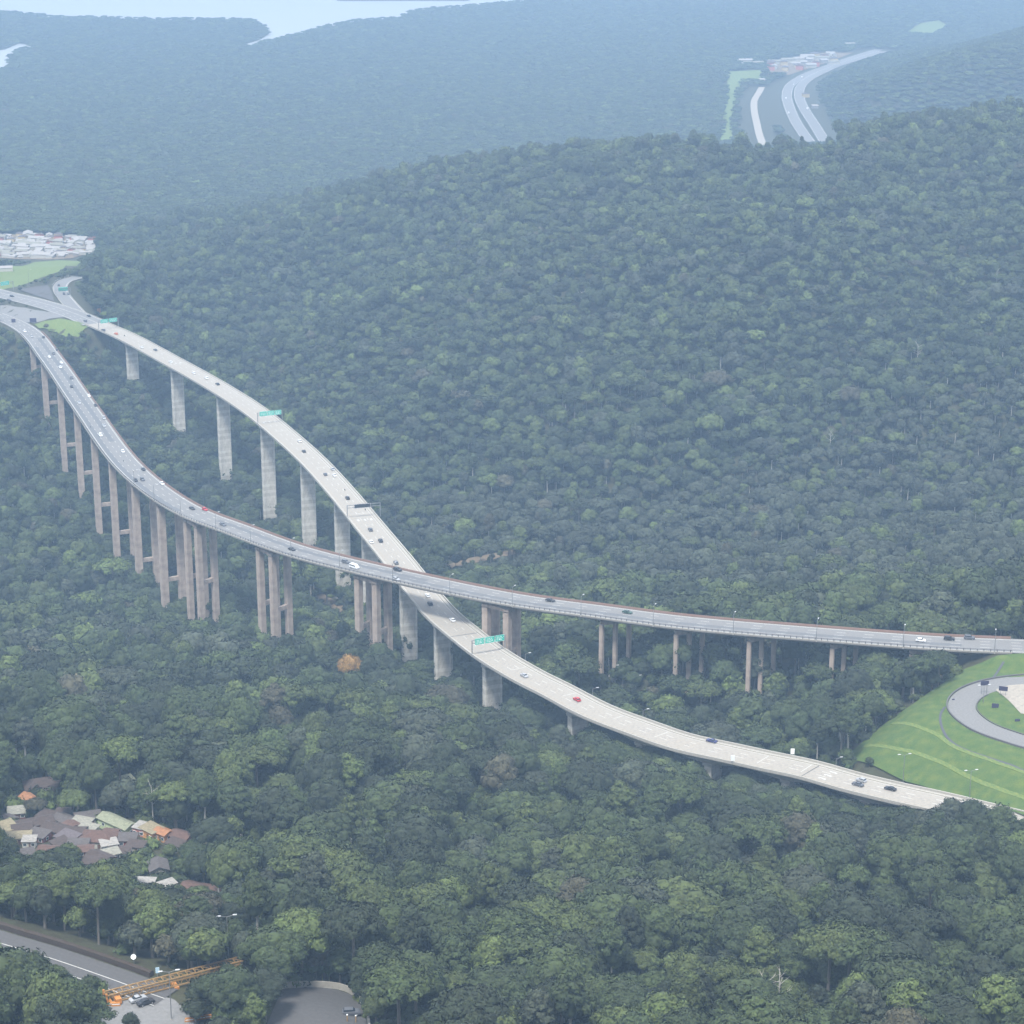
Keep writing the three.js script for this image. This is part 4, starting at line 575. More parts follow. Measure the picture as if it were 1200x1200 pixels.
const HOUSES = [
  [50, 922, 12, 8, 3.2, 'hip', 2.4, 'brick', 'brown', 0.15, 'large brick house with a brown hipped roof above the orange roofed one'],
  [62, 925, 7, 5, 2.6, 'gable', 1.2, 'brick', 'brown', 0.3, 'brick house wing with a brown roof beside the large hipped house'],
  [34, 936, 5.5, 4, 2.4, 'gable', 1.2, 'cream', 'orange', -0.4, 'small house with a bright orange roof beside dark trees'],
  [148, 917, 5.5, 5, 2.8, 'shed', 0.8, 'lime', 'lime', 0.2, 'pale lime green shed standing alone in the trees'],
  [40, 966, 12, 6, 2.8, 'gable', 1.4, 'brick', 'brown', 0.1, 'long low house with a brown roof and pale gutter'],
  [26, 971, 6, 5, 2.6, 'gable', 1.1, 'brick', 'brown', 0.2, 'small brick house between the cream sheds and the long brown roof'],
  [78, 962, 8, 5, 2.6, 'gable', 1.2, 'grey', 'grey', -0.2, 'grey roofed house behind the row of brown roofs'],
  [103, 958, 8, 6, 2.8, 'gable', 1.4, 'grey', 'grey', 0.2, 'grey gabled house with a pale ridge at the edge of trees'],
  [66, 972, 8, 5.5, 2.6, 'gable', 1.3, 'grey', 'brown', -0.15, 'brown roofed house in the middle of the settlement'],
  [80, 983, 7, 5, 2.6, 'shed', 0.9, 'brick', 'mauve', -0.3, 'house with a mauve sheet roof sloping towards the road'],
  [88, 976, 7, 5.5, 2.6, 'gable', 1.2, 'white', 'brown', 0.1, 'white walled house with a brown roof next to the mauve sheet roof'],
  [104, 972, 6, 4, 2.5, 'shed', 0.6, 'white', 'pale', -0.25, 'house with a pale concrete sheet roof beside the big brown roof'],
  [116, 984, 11, 8, 3, 'hip', 2.2, 'white', 'rust', -0.15, 'big rust brown hipped roof house in the middle of the settlement'],
  [128, 990, 5, 4, 2.5, 'shed', 0.5, 'white', 'white', 0.2, 'white lean-to against the big rust brown roof'],
  [8, 972, 6, 6, 2.6, 'shed', 1.0, 'cream', 'cream', 0.3, 'cream sheet roofed shed at the edge of the settlement'],
  [20, 982, 9, 4, 2.5, 'shed', 0.6, 'cream', 'cream', 0.1, 'long cream coloured shed in front of the brown roofs'],
  [35, 986, 4, 3.5, 2.5, 'shed', 0.5, 'white', 'white', 0.1, 'small bright white shed next to the long cream shed'],
  [60, 1000, 7, 5.5, 3, 'gable', 1.3, 'brick', 'rust', 0.0, 'red brick house with a rust roof standing apart below the others'],
  [118, 1008, 8, 6, 2.8, 'gable', 1.4, 'brick', 'brown', -0.2, 'brick house with a brown roof below the big hipped roof'],
  [108, 1012, 5, 4, 2.5, 'shed', 0.7, 'brick', 'brown', -0.2, 'brick annexe under a brown sheet roof'],
  [138, 966, 14, 5, 3, 'gable', 1.3, 'lime', 'lime', -0.35, 'long pale lime green roofed hall at the edge of the forest'],
  [166, 972, 4, 4, 3, 'shed', 0.6, 'pink', 'white', -0.2, 'small house with red and pink walls beside the lime green hall'],
  [178, 975, 7, 4.5, 3, 'shed', 0.7, 'orange', 'cream', -0.3, 'orange walled house with a cream roof beyond the pink walls'],
  [192, 978, 5, 4, 3, 'gable', 0.9, 'orange', 'orange', -0.2, 'orange roofed house at the end of the bright coloured row'],
  [214, 981, 7, 5, 2.6, 'gable', 1.2, 'brick', 'rust', -0.3, 'brick house with a rust roof at the end of the row by pale trees'],
  [186, 1018, 7, 5.5, 2.8, 'gable', 1.4, 'grey', 'grey', -0.5, 'grey gabled house half hidden in trees'],
  [240, 1044, 14, 6, 2.4, 'gable', 1.1, 'grey', 'rust', -0.1, 'long low rust roofed building beside bright green tree'],
  [170, 1034, 6, 3, 2.2, 'shed', 0.4, 'white', 'white', -0.1, 'low white walled enclosure below the grey gabled house'],
  ...[[12, 960, 'grey'], [55, 957, 'brown'], [92, 990, 'grey'], [101, 996, 'rust'], [71, 989, 'brown'], [46, 979, 'grey'], [131, 976, 'rust'], [150, 984, 'grey'], [141, 1000, 'brown'], [31, 1000, 'grey'], [206, 990, 'brown'], [96, 965, 'pale'], [76, 951, 'brown'], [20, 952, 'pale'], [128, 1002, 'pale'], [84, 968, 'rust'], [160, 992, 'brown']].map(([u, v, rm], i) => [u, v, 4.5 + (i % 3), 3.6 + (i % 2), 2.4, i % 3 ? 'shed' : 'gable', 0.7, i % 2 ? 'brick' : 'grey', rm, (i % 5 - 2) * 0.15, `small ${rm === 'pale' ? 'pale grey' : rm} roofed shack squeezed between the larger houses`]),
  [196, 1037, 5, 3, 2.2, 'shed', 0.4, 'white', 'white', 0.2, 'small white hut next to the low enclosure'],
];
for (const [u, v, w, d, h, kind, rise, wm, rm, turn, label] of HOUSES) { const g = house(w, d, h, kind, rise, wallM[wm], roofM[rm]), p = onGround(u, v + 6, 105); g.position.set(p.x, ground(p.x, p.z), p.z); g.rotation.y = turn * 2.2 + R(-0.25, 0.25); place(g, 'house', label, 'house', 'houses of the hillside settlement'); for (const x of [-w / 3, 0, w / 3]) watch(g.position.clone().add(V(x, h + rise * 0.3, 0))); CLEAR.push([g.position, 4.5]); }
// far settlements: small white houses with parts too small to see
seedState = 4242;
const farProto = []; for (const [w, d, h, k, r, wm, rm] of [[14, 9, 4.5, 'gable', 2, 'white', 'bright'], [20, 10, 5, 'gable', 2, 'white', 'pale'], [11, 9, 6, 'hip', 2, 'cream', 'mauve'], [26, 14, 6, 'gable', 2.4, 'white', 'bright'], [10, 8, 4, 'shed', 1.5, 'grey', 'bright'], [12, 9, 7, 'hip', 1.8, 'pink', 'rust']]) farProto.push(house(w, d, h, k, r, wallM[wm], roofM[rm], true));
const FARNAME = ['white gabled house', 'pale roofed house', 'cream house with a mauve roof', 'large white roofed shed', 'grey shed with a white roof', 'pink house with a rust roof'];
function hamlet(list, n, spread, where, group) { const used = []; for (let i = 0, tries = 0; i < n && tries < n * 30; tries++) { const u = R(...list[0]), v = R(...list[1]); if (list[2] && !list[2](u, v)) continue; const p = onGround(u, v, 3); if (used.some((q) => q.distanceTo(p) < spread)) continue; used.push(p.clone()); const k = pick([0, 0, 1, 1, 2, 3, 4, 4, 5]), g = farProto[k].clone(); g.position.set(p.x, ground(p.x, p.z) + 0.3, p.z); g.rotation.y = R(-0.3, 0.3) + (rnd() < 0.25 ? 1.57 : 0); const s = spread > 15 ? R(0.9, 1.3) : R(0.38, 0.72); g.scale.setScalar(s); place(g, 'village_house', `${FARNAME[k]} ${where}`, 'house', group); i++; watch(g.position.clone().add(V(0, 3, 0))); } }
hamlet([[-4, 112], [277, 304], (u, v) => v > 277 + u * 0.02 && v < 303 - Math.max(0, u - 70) * 0.14 && !(v > 291 && u < 62 && v < 300 && rnd() < 0.85)], 230, 7.6, 'in the far settlement beyond the pale field', 'houses of the far settlement');
hamlet([[902, 978], [64, 84], (u, v) => v < 88 - (u - 900) * 0.16 && v > 76 - (u - 900) * 0.16], 48, 19, 'in the far settlement beside the motorway', 'houses beside the far motorway');
for (const [u, v, k, label] of [[873, 74, 3, 'large white shed alone beyond the far pasture'], [888, 76, 1, 'pale roofed building beside the far pasture'], [893, 96, 4, 'white roofed hut at the end of the far side road'], [955, 127, 4, 'white roofed hut beside the far motorway below the hill'], [944, 114, 2, 'cream house between far motorway and wooded hill'], [996, 54, 1, 'pale building at the far end of the motorway'], [5, 318, 3, 'long cream building at the edge of the pale field']]) { const p = onGround(u, v, u < 100 ? 40 : 3), g = farProto[k].clone(); g.position.set(p.x, ground(p.x, p.z) + 0.3, p.z); g.rotation.y = 0.2; g.scale.setScalar(u < 100 ? 0.55 : 0.9); place(g, 'village_house', label, 'house'); watch(g.position.clone().add(V(0, 3, 0))); CLEAR.push([g.position, 14]); }
const blossomAt = onGround(411, 812, 30); CLEAR.push([blossomAt, 5]); for (const x of [-4, 0, 4]) for (const y of [11, 14, 17]) watch(V(blossomAt.x + x, ground(blossomAt.x, blossomAt.z) + y, blossomAt.z));

// ---------------------------------------------------------------- the forest
// a crown: clumps of foliage on a dome, each clump a mass of leaf sprays round a leafy core
function leafSpray(pos, nor, col, c, n, size, tint, lobeN) {
  const t = Math.abs(n.y) < 0.9 ? V(0, 1, 0) : V(1, 0, 0), a = t.clone().cross(n).normalize(), b = n.clone().cross(a), w = rnd() * 6.28, ca = Math.cos(w), sa = Math.sin(w);
  const p = a.clone().multiplyScalar(ca).addScaledVector(b, sa), q = b.clone().multiplyScalar(ca).addScaledVector(a, -sa), L = size * R(0.7, 1.3), W = size * R(0.35, 0.6);
  const v = [c.clone().addScaledVector(p, -L), c.clone().addScaledVector(q, W).addScaledVector(n, size * R(-0.1, 0.3)), c.clone().addScaledVector(p, L), c.clone().addScaledVector(q, -W).addScaledVector(n, size * R(-0.1, 0.3))];
  const sn = n.clone().multiplyScalar(0.8).addScaledVector(lobeN, 0.5).normalize();
  for (const k of [0, 2, 1, 0, 3, 2]) { pos.push(v[k].x, v[k].y, v[k].z); nor.push(sn.x, sn.y, sn.z); col.push(...tint); }
}
const ICO = new THREE.IcosahedronGeometry(1, 1).attributes.position;
function crownGeo({ seed, r, h, height, lobes, lobeR, sprays, size, flat = 0.75, skirt = 0.1, core = 0.84, body = 0.74, coarse = false }) {
  seedState = seed * 7919; const pos = [], nor = [], col = [], ico = coarse ? new THREE.IcosahedronGeometry(1, 0).attributes.position : ICO;
  const mid = V(0, height - h * 0.75, 0), wob = R(0, 50);
  if (body) { const dome = new THREE.IcosahedronGeometry(1, coarse ? 1 : 2).attributes.position;   // leafy body of the crown
    for (let k = 0; k < dome.count; k++) { const d = V(dome.getX(k), dome.getY(k), dome.getZ(k)), s = body * (1 + 0.3 * perlin.noise(d.x * 2.2 + wob, d.y * 2.2, d.z * 2.2)), b = d.y < 0 ? 0.35 : 1; pos.push(d.x * s * (r - lobeR * 0.3), height - h * 0.86 + d.y * b * s * h * 0.86, d.z * s * (r - lobeR * 0.3)); nor.push(d.x, d.y, d.z); col.push(1, 1, 1); } }
  for (let i = 0; i < lobes; i++) {
    const f = (i + 0.5) / lobes, az = i * 2.39996 + R(-0.25, 0.25), rr = Math.sqrt(f) * (1 + 0.28 * perlin.noise(Math.cos(az) * 1.2 + wob, Math.sin(az) * 1.2, 0.5)), up = Math.sqrt(Math.max(0, 1 - f * 0.97)) * (1 + 0.30 * perlin.noise(Math.cos(az) * rr * 1.8, wob, Math.sin(az) * rr * 1.8));
    const lr = lobeR * R(0.6, 1.3), c = V(Math.cos(az) * rr * (r - lobeR * 0.6), height - h + (h - lobeR * 0.8) * (skirt + (1 - skirt) * up), Math.sin(az) * rr * (r - lobeR * 0.6)), tone = R(0.82, 1.18), warm = R(-0.05, 0.05);
    const k0 = R(0, 9), big = c.clone().sub(mid).normalize();
    for (let k = 0; k < ico.count; k += 3) for (let q = 0; q < 3; q++) { const d = V(ico.getX(k + q), ico.getY(k + q), ico.getZ(k + q)), s = lr * core * (1 + 0.3 * perlin.noise(d.x * 1.7 + k0, d.y * 1.7, d.z * 1.7 + i)); pos.push(c.x + d.x * s, c.y + d.y * s * flat, c.z + d.z * s); const n = d.clone().multiplyScalar(0.7).addScaledVector(big, 0.3).normalize(); nor.push(n.x, n.y, n.z); col.push(tone, tone, tone); }
    for (let k = 0; k < sprays; k++) {
      const d = V(R(-1, 1), R(-0.35, 1), R(-1, 1)); if (d.lengthSq() < 0.05) continue; d.normalize();
      const q = lr * (0.82 + 0.12 * rnd() + (rnd() < 0.25 ? 0.55 : 0.25) * rnd()), p = c.clone().add(V(d.x * q, d.y * q * flat, d.z * q)), n = d.clone().add(V(R(-0.5, 0.5), R(-0.3, 0.5), R(-0.5, 0.5))).normalize(), t = tone * R(0.55, 1.5);
      leafSpray(pos, nor, col, p, n, size, [t * (1 + warm), t, t * (1 - warm)], d.multiplyScalar(0.7).addScaledVector(big, 0.4));
    }
  }
  const g = new THREE.BufferGeometry(); g.setAttribute('position', new THREE.Float32BufferAttribute(pos, 3)); g.setAttribute('normal', new THREE.Float32BufferAttribute(nor, 3)); g.setAttribute('color', new THREE.Float32BufferAttribute(col, 3)); return g;
}
function trunkGeo(seed, height, h, r) {                          // tapered bole with limbs that reach into the crown
  seedState = seed * 104729; const list = [], lean = V(R(-0.6, 0.6), 0, R(-0.6, 0.6)), k = height - h, a = V(0, -1.5, 0), b = V(lean.x, k * 0.9, lean.z);
  list.push(barG(a, b, 0.42, 7, 0.3));
  for (let i = 0; i < 5; i++) { const az = i * 1.257 + R(-0.4, 0.4), e = V(b.x + Math.cos(az) * r * R(0.35, 0.6), height - h * R(0.35, 0.6), b.z + Math.sin(az) * r * R(0.35, 0.6)), m = b.clone().lerp(e, 0.5).add(V(0, -0.5, 0)); list.push(barG(b.clone().add(V(0, -0.4, 0)), m, 0.2, 5, 0.15), barG(m, e, 0.15, 5, 0.07)); }
  return merge(list);
}
const leafMat = (r, g, b) => { const m = new THREE.MeshStandardMaterial({ vertexColors: true, roughness: 0.85, side: THREE.DoubleSide }); m.color.setRGB(r, g, b); return m; };
const bark = mat(0.16, 0.14, 0.12), barkPale = mat(0.34, 0.32, 0.29);
// kinds of tree: shape and leaf colour
const KINDS = [
  { key: 'dome', r: 6.6, h: 7.8, height: 18, lobes: 30, lobeR: 2.1, flat: 0.85, skirt: 0.04 },
  { key: 'broad', r: 8.2, h: 6.8, height: 17, lobes: 42, lobeR: 2.15, flat: 0.75, skirt: 0.06 },
  { key: 'round', r: 5.4, h: 9.5, height: 19, lobes: 26, lobeR: 2.0, flat: 0.9, skirt: 0.03 },
  { key: 'tall', r: 4.2, h: 10, height: 22, lobes: 22, lobeR: 1.7, flat: 0.8, skirt: 0.04, core: 0.7, body: 0.55 },
  { key: 'layered', r: 7.4, h: 5.0, height: 18.5, lobes: 34, lobeR: 1.7, flat: 0.55, skirt: 0.15, core: 0.55, body: 0 },
  { key: 'small', r: 3.8, h: 5.8, height: 11, lobes: 14, lobeR: 1.65, flat: 0.85, skirt: 0.05 },
  { key: 'shrubby', r: 3.0, h: 4.6, height: 8, lobes: 10, lobeR: 1.45, flat: 0.9, skirt: 0.08 },
];
const fine = [], mid = [], rough = [], plainTree = [];
KINDS.forEach((k, i) => {
  fine.push(crownGeo({ ...k, seed: 11 + i, sprays: 120, size: 0.46 }), crownGeo({ ...k, seed: 31 + i, lobes: k.lobes + 5, lobeR: k.lobeR * 0.92, sprays: 115, size: 0.42 }));
  mid.push(crownGeo({ ...k, seed: 51 + i, lobes: Math.round(k.lobes * 0.85), lobeR: k.lobeR * 1.08, sprays: 46, size: 0.68 }));
  rough.push(crownGeo({ ...k, seed: 71 + i, lobes: Math.round(k.lobes * 0.6), lobeR: k.lobeR * 1.25, sprays: 24, size: 1.0, coarse: true }));
});
for (let i = 0; i < 3; i++) plainTree.push(crownGeo({ seed: 91 + i, r: 9, h: 4.4, height: 9, lobes: 14, lobeR: 3.0, flat: 0.5, skirt: 0.35, sprays: 8, size: 1.5, coarse: true }));
const LEAF = [[0.027, 0.041, 0.013], [0.036, 0.053, 0.015], [0.019, 0.028, 0.012], [0.051, 0.069, 0.019], [0.068, 0.094, 0.024], [0.050, 0.048, 0.028], [0.038, 0.047, 0.028]];
const LEAF_SHARE = [0.28, 0.52, 0.70, 0.90, 0.935, 0.95, 1];
const REGROWTH = region([[430, 592], [600, 585], [800, 585], [950, 540], [1080, 485], [1230, 440], [1300, 700], [900, 722], [600, 692], [480, 662]], 30);   // paler second growth on the valley floor
const trees = [];
seedState = 777;
const clearBuckets = new Map();
for (const [p, r] of CLEAR) { const k = Math.floor(p.x / 20) + ',' + Math.floor(p.z / 20); if (!clearBuckets.has(k)) clearBuckets.set(k, []); clearBuckets.get(k).push([p.x, p.z, r]); }
const isClear = (x, z, pad = 0) => { const bx = Math.floor(x / 20), bz = Math.floor(z / 20); for (let i = -1; i <= 1; i++) for (let j = -1; j <= 1; j++) for (const [px, pz, r] of clearBuckets.get((bx + i) + ',' + (bz + j)) ?? []) if (Math.hypot(px - x, pz - z) < r + pad) return true; return CLEAR_POLY.some((q) => inside(q, x, z)); };
const watchBuckets = new Map();
for (const p of WATCH) { const [u, v, f] = seenAt(p), k = Math.floor(u / 24) + ',' + Math.floor(v / 24); if (!watchBuckets.has(k)) watchBuckets.set(k, []); watchBuckets.get(k).push([u, v, f]); }
const hides = (x, y, z, r, h, height) => {                       // would this crown stand in front of something the photograph shows?
  const [u, v1, f] = seenAt(V(x, y + height, z)), v0 = seenAt(V(x, y + height - h, z))[1], ru = FOCAL * r * 0.92 / f;
  for (let i = Math.floor((u - ru) / 24); i <= Math.floor((u + ru) / 24); i++) for (let j = Math.floor((v1 - 2) / 24); j <= Math.floor((v0 + ru * 0.35) / 24); j++) for (const [pu, pv, pf] of watchBuckets.get(i + ',' + j) ?? []) if (pf > f + 0.5 && Math.abs(pu - u) < ru && pv > v1 - 1 && pv < v0 + ru * 0.3) return true;
  return false;
};
const deckPts = []; for (const [r, s0, s1] of [[oldRoad, OLD_START - 10, OLD_END], [newRoad, NEW_START - 5, NEW_END + 5]]) for (let s = s0; s < s1; s += 6) deckPts.push(r.p(s));
const deckBuckets = new Map(); for (const p of deckPts) { const k = Math.floor(p.x / 30) + ',' + Math.floor(p.z / 30); if (!deckBuckets.has(k)) deckBuckets.set(k, []); deckBuckets.get(k).push(p); }
const deckOver = (x, z, pad) => { let e = 1e9; const bx = Math.floor(x / 30), bz = Math.floor(z / 30); for (let i = -1; i <= 1; i++) for (let j = -1; j <= 1; j++) for (const p of deckBuckets.get((bx + i) + ',' + (bz + j)) ?? []) if (Math.hypot(p.x - x, p.z - z) < pad) e = Math.min(e, p.y); return e; };
function tryTree(x, d, spacing, far, low = false) {
  const z = -d; if (isClear(x, z, 2)) return;
  const y = ground(x, z), n = fbm(x / 60, d / 60, 9.1, 3);
  const [, vv] = seenAt(V(x, y + 10, z));
  let kind = far ? 0 : low ? 5 + Math.floor(rnd() * 2) : Math.floor(rnd() * 5.3), s = R(0.55, 1.3) * (1 + 0.45 * n); if (rnd() < 0.06) s *= 1.2; if (far) s = R(0.9, 1.1); s *= 1 - 0.26 * smooth(d, 900, 1450);
  const K = KINDS[kind], r = far ? 9 : K.r, h = far ? 4.4 : K.h, H = far ? 9 : K.height;
  const young = !far && inside(REGROWTH, x, z); if (young) s *= 0.82; let sy = far ? s * R(0.95, 1.05) : s * R(0.82, 1.18) * (rnd() < 0.04 ? 1.2 : 1);
  if (!far) sy = Math.min(sy, 25 / H);
  const deck = far ? 1e9 : deckOver(x, z, 9 + r * s);
  if (y + H * sy > deck - 3.5) { sy = (deck - 3.5 - y) / H; if (sy < 0.3) return; s = Math.min(s, sy * 1.2); }
  if (!far && d < 2250) { let tries = 0; while (hides(x, y, z, r * s, h * sy, H * sy) && tries++ < 3) { s *= 0.8; sy *= 0.72; } if (tries > 3) return; }
  let t = rnd(), c = 0; t = clamp(t + 0.35 * n + (young ? 0.7 : 0), 0, 1); while (t > LEAF_SHARE[c]) c++;
  trees.push({ x, y, z, d, kind, s, sy, turn: R(0, 6.28), c, r: r * s, H: H * sy, far });
}
for (let d = 400; d < 2420; ) { const gap = d < 900 ? 10.5 : d < 1350 ? 9.4 : 8.0, w = d * 0.245 + 45; for (let x = -w; x < w; x += gap) tryTree(x + R(-0.45, 0.45) * gap, d + R(-0.45, 0.45) * gap, gap, d > 2250); d += gap; }
for (let d = 400; d < 2250; ) { const gap = 6.6, w = d * 0.245 + 45; for (let x = -w; x < w; x += gap) tryTree(x + R(-0.45, 0.45) * gap, d + R(-0.45, 0.45) * gap, gap, false, true); d += gap; }
for (let d = 2420; d < 5600; ) { const gap = 8.5 + (d - 2420) * 0.0022, w = d * 0.24 + 40; for (let x = -w; x < w; x += gap) tryTree(x + R(-0.5, 0.5) * gap, d + R(-0.5, 0.5) * gap, gap, true); d += gap; }

// the trees that show largest are single objects, the rest of the wood is one mass
const single = trees.filter((t) => { if (t.far) return false; const [u, v] = seenAt(V(t.x, t.y + t.H * 0.8, t.z)); return u > 6 && u < 1194 && v > 5 && v < 1192; }).map((t) => [t, t.r / t.d]).sort((a, b) => b[1] - a[1]).slice(0, 300).map((a) => a[0]);
const singles = new Set(single);
const crownMats = LEAF.map((c) => leafMat(...c)), trunks = KINDS.map((k, i) => trunkGeo(200 + i, k.height, k.h, k.r));
const SHAPE = ['domed', 'broad', 'round', 'narrow', 'layered', 'small', 'bushy'], TONE = ['dark green', 'mid green', 'blackish green', 'light green', 'yellowish green', 'brownish olive', 'grey green'];
const treeProto = new Map();
const protoOf = (t, v) => { const k = t.kind + ',' + t.c + ',' + v; if (!treeProto.has(k)) { const g = new THREE.Group(); part(g, 'trunk', trunks[t.kind], t.kind === 3 ? barkPale : bark); part(g, 'crown', fine[t.kind * 2 + v], crownMats[t.c]); treeProto.set(k, g); } return treeProto.get(k); };
const MARKS = [[onGround(140, 1150, 139), 'by the settlement road'], [onGround(230, 1160, 138), 'beside the yellow truss'], [onGround(170, 1190, 139), 'beside the parked cars'], [onGround(370, 1180, 138), 'beside the turning yard'], [onGround(100, 985, 105), 'among the houses'], [onGround(240, 1050, 110), 'below the rust roofed building'], [newRoad.p(NEW_END - 20), 'below the pale viaduct end']];
const nearThing = (t) => { let b = [46, t.d < 560 ? 'on the lower slope' : 'on the upper slope']; for (const [p, w] of MARKS) { const r = Math.hypot(p.x - t.x, p.z - t.z); if (r < b[0]) b = [r, w]; } return b[1]; };
const grid10 = new Map(); for (const t of trees) if (t.d < 1300) { const k = Math.floor(t.x / 16) + ',' + Math.floor(t.z / 16); if (!grid10.has(k)) grid10.set(k, []); grid10.get(k).push(t); }
const neighbour = (t) => { let b = [1e9, null]; for (let i = -1; i <= 1; i++) for (let j = -1; j <= 1; j++) for (const q of grid10.get((Math.floor(t.x / 16) + i) + ',' + (Math.floor(t.z / 16) + j)) ?? []) { const r = Math.hypot(q.x - t.x, q.z - t.z); if (q !== t && q.kind < 5 && r < b[0]) b = [r, q]; } return b[1]; };
const SIZE = (t) => t.r > 8.2 ? 'huge ' : t.r > 6.6 ? 'large ' : t.r < 4.4 ? 'slight ' : '';
single.forEach((t, i) => { const o = protoOf(t, i % 2).clone(), q = neighbour(t); o.position.set(t.x, t.y, t.z); o.rotation.y = t.turn; o.scale.set(t.s, t.sy, t.s); place(o, 'forest_tree', `${SIZE(t)}${SHAPE[t.kind]} ${TONE[t.c]} tree${q ? ` by a ${TONE[q.c]} one` : ''} ${nearThing(t)}`, 'tree', 'forest trees on the near slopes'); });
// trees that stand out: one in orange blossom, bare pale ones, a dark conifer, banana plants
{ const p = blossomAt, g = new THREE.Group(); part(g, 'trunk', trunks[0], bark); part(g, 'crown', fine[2], leafMat(0.24, 0.14, 0.035)); g.position.set(p.x, ground(p.x, p.z), p.z); g.scale.set(0.74, 1.08, 0.74); place(g, 'blossoming_tree', 'tree in orange blossom below the crossing of the viaducts', 'tree'); }
function bareGeo(seed) { seedState = seed; const l = [], h = R(13, 17), top = V(R(-0.8, 0.8), h, R(-0.8, 0.8)); l.push(barG(V(0, -1, 0), top, 0.34, 7, 0.14)); for (let i = 0; i < 9; i++) { const f = R(0.5, 0.98), b = V(top.x * f, h * f, top.z * f), az = i * 2.4, L = R(1.5, 3.6), e = b.clone().add(V(Math.cos(az) * L, R(0.8, 2.4), Math.sin(az) * L)); l.push(barG(b, e, 0.11, 5, 0.05)); for (let k = 0; k < 2; k++) l.push(barG(b.clone().lerp(e, R(0.4, 0.8)), e.clone().add(V(R(-1.2, 1.2), R(0.2, 1.4), R(-1.2, 1.2))), 0.05, 4, 0.025)); } return merge(l); }
const bareG = [bareGeo(5), bareGeo(6), bareGeo(7)];
for (const [u, v, e, where] of [[180, 958, 104, 'behind the orange walled house'], [262, 1034, 106, 'beside the long rust roofed building'], [270, 1044, 106, 'beside the long rust roofed building'], [43, 760, 16, 'in the valley below the tall columns'], [254, 750, 10, 'at the foot of the column towers'], [896, 1190, 120, 'on the nearest wooded slope'], [912, 1192, 120, 'on the nearest wooded slope'], [880, 470, 60, 'on the long wooded hill'], [972, 520, 50, 'on the long wooded hill'], [1075, 420, 66, 'on the long wooded hill'], [780, 480, 46, 'on the long wooded hill'], [1168, 330, 95, 'on the long wooded hill'], [680, 350, 80, 'on the long wooded hill'], [1000, 240, 112, 'on the long wooded hill'], [752, 960, 70, 'on the valley slope below the pale viaduct'], [505, 1000, 80, 'on the valley slope below the pale viaduct']]) { const p = onGround(u, v + 12, e), g = new THREE.Group(); part(g, 'trunk', bareG[Math.abs(u) % 3], barkPale); g.position.set(p.x, ground(p.x, p.z), p.z); g.scale.setScalar(u % 2 ? 1.05 : 0.95); g.rotation.y = u; place(g, 'bare_tree', `leafless pale trunked tree ${where}`, 'tree', 'bare pale trees'); }
{ const p = onGround(153, 1214, 139), g = new THREE.Group(); part(g, 'trunk', trunks[5], bark); part(g, 'crown', fine[10], crownMats[2]); g.position.set(p.x, ground(p.x, p.z), p.z); g.scale.set(0.5, 0.55, 0.5); place(g, 'yard_tree', 'small dark tree in front of the parked cars', 'tree'); }
{ const leafG = (() => { const g = new THREE.PlaneGeometry(0.75, 2.8, 2, 6), q = g.attributes.position; for (let i = 0; i < q.count; i++) { const x = q.getX(i), y = q.getY(i) + 1.4, w = Math.sin(Math.min(1, y / 2.8 + 0.06) * Math.PI) * 0.9 + 0.1; q.setXYZ(i, x * w, y - 0.16 * y * y, 0.25 * y + 0.12 * y * y + Math.abs(x) * 0.35); } g.computeVertexNormals(); return g; })(), bm = mat(0.08, 0.13, 0.04, { side: THREE.DoubleSide });
  const bp = new THREE.Group(); part(bp, 'stem', barG(V(0, -0.3, 0), V(0, 2.4, 0), 0.16, 7, 0.1), mat(0.14, 0.15, 0.07)); for (let i = 0; i < 9; i++) { const l = part(bp, 'leaf', leafG, bm); l.position.y = 2.2; l.rotation.set(0, i * 2.4, 0); }
  for (const [u, v] of [[322, 1155], [334, 1154], [345, 1153], [358, 1152], [367, 1154], [378, 1153], [386, 1155]]) { const p = onGround(u, v - 1, 137), g = bp.clone(); g.position.set(p.x, ground(p.x, p.z), p.z); g.rotation.y = u; g.scale.setScalar(1 + (u % 5) * 0.1); place(g, 'banana_plant', 'banana plant in the clump behind the turning yard wall', 'plant', 'banana plants by the turning yard'); } }
const forest = place(new THREE.Group(), 'forest', 'dense rainforest covering the valley, the hill and the far plain', 'forest', null, 'stuff');
const white = leafMat(1, 1, 1), dummy = new THREE.Object3D(), tintC = new THREE.Color();
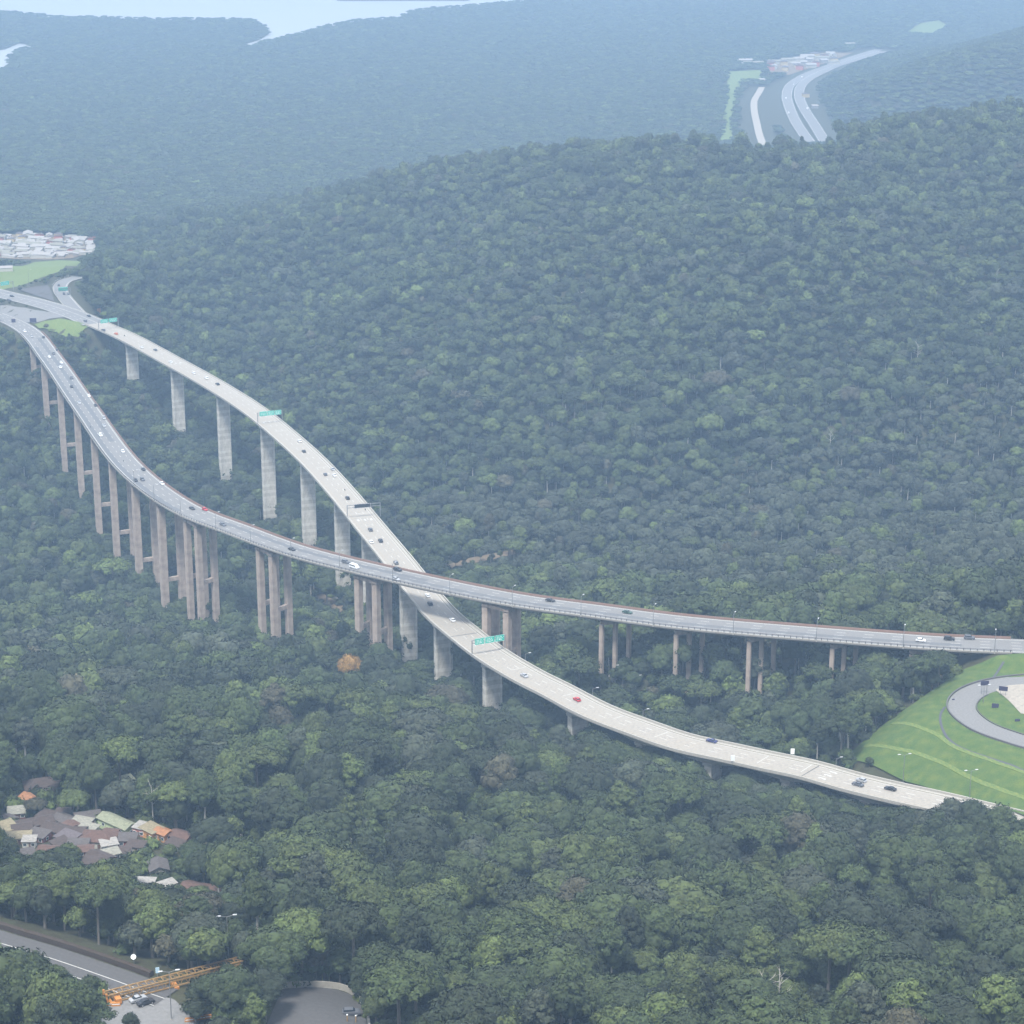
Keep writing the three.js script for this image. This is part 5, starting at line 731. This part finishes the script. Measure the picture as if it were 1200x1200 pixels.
function mass(name, geo, list, material = white, tinted = true) {
  if (!list.length) return;
  const m = new THREE.InstancedMesh(geo, material, list.length); m.name = name; m.userData.kind = 'stuff'; m.castShadow = m.receiveShadow = true;
  list.forEach((t, i) => { dummy.position.set(t.x, t.y, t.z); dummy.rotation.set(0, t.turn, 0); dummy.scale.set(t.s, t.sy, t.s); dummy.updateMatrix(); m.setMatrixAt(i, dummy.matrix); if (tinted) { const c = LEAF[t.c], k = t.k ?? (t.k = R(0.75, 1.35)); m.setColorAt(i, tintC.setRGB(c[0] * k, c[1] * k, c[2] * k)); } });
  forest.add(m);
}
const rest = trees.filter((t) => !singles.has(t));
KINDS.forEach((k, i) => {
  const of = rest.filter((t) => !t.far && t.kind === i);
  for (const v of [0, 1]) mass('canopy_near', fine[i * 2 + v], of.filter((t, n) => t.d < 830 && n % 2 === v));
  mass('canopy_middle', mid[i], of.filter((t) => t.d >= 830 && t.d < 1420));
  mass('canopy_distant', rough[i], of.filter((t) => t.d >= 1420));
  mass('trunks', trunks[i], of.filter((t) => t.d < 1420), i === 3 ? barkPale : bark, false);
});
for (let v = 0; v < 3; v++) mass('canopy_plain', plainTree[v], rest.filter((t, n) => t.far && n % 3 === v));
// undergrowth between the trees
{
  const list = [], shrub = crownGeo({ seed: 301, r: 2.3, h: 2.6, height: 3.0, lobes: 7, lobeR: 1.2, sprays: 26, size: 0.5, flat: 0.8, skirt: 0.1, coarse: true });
  for (let d = 400; d < 1500; d += 5) { const w = d * 0.245 + 30; for (let x = -w; x < w; x += 5) { const px = x + R(-2.5, 2.5), pd = d + R(-2.5, 2.5); if (rnd() < 0.35 || isClear(px, -pd, 1)) continue; const y = ground(px, -pd), s = R(0.6, 1.5); if (hides(px, y, -pd, 2.3 * s, 2.6 * s, 3 * s)) continue; const dk = deckOver(px, -pd, 10); if (y + 4.5 > dk - 2) continue; list.push({ x: px, y, z: -pd, s, sy: s * R(0.7, 1.3), turn: R(0, 6.28), c: Math.floor(rnd() * 5) }); } }
  mass('undergrowth', shrub, list);
}
console.log('trees', trees.length, 'single', single.length);
renderer.render(scene, camera);
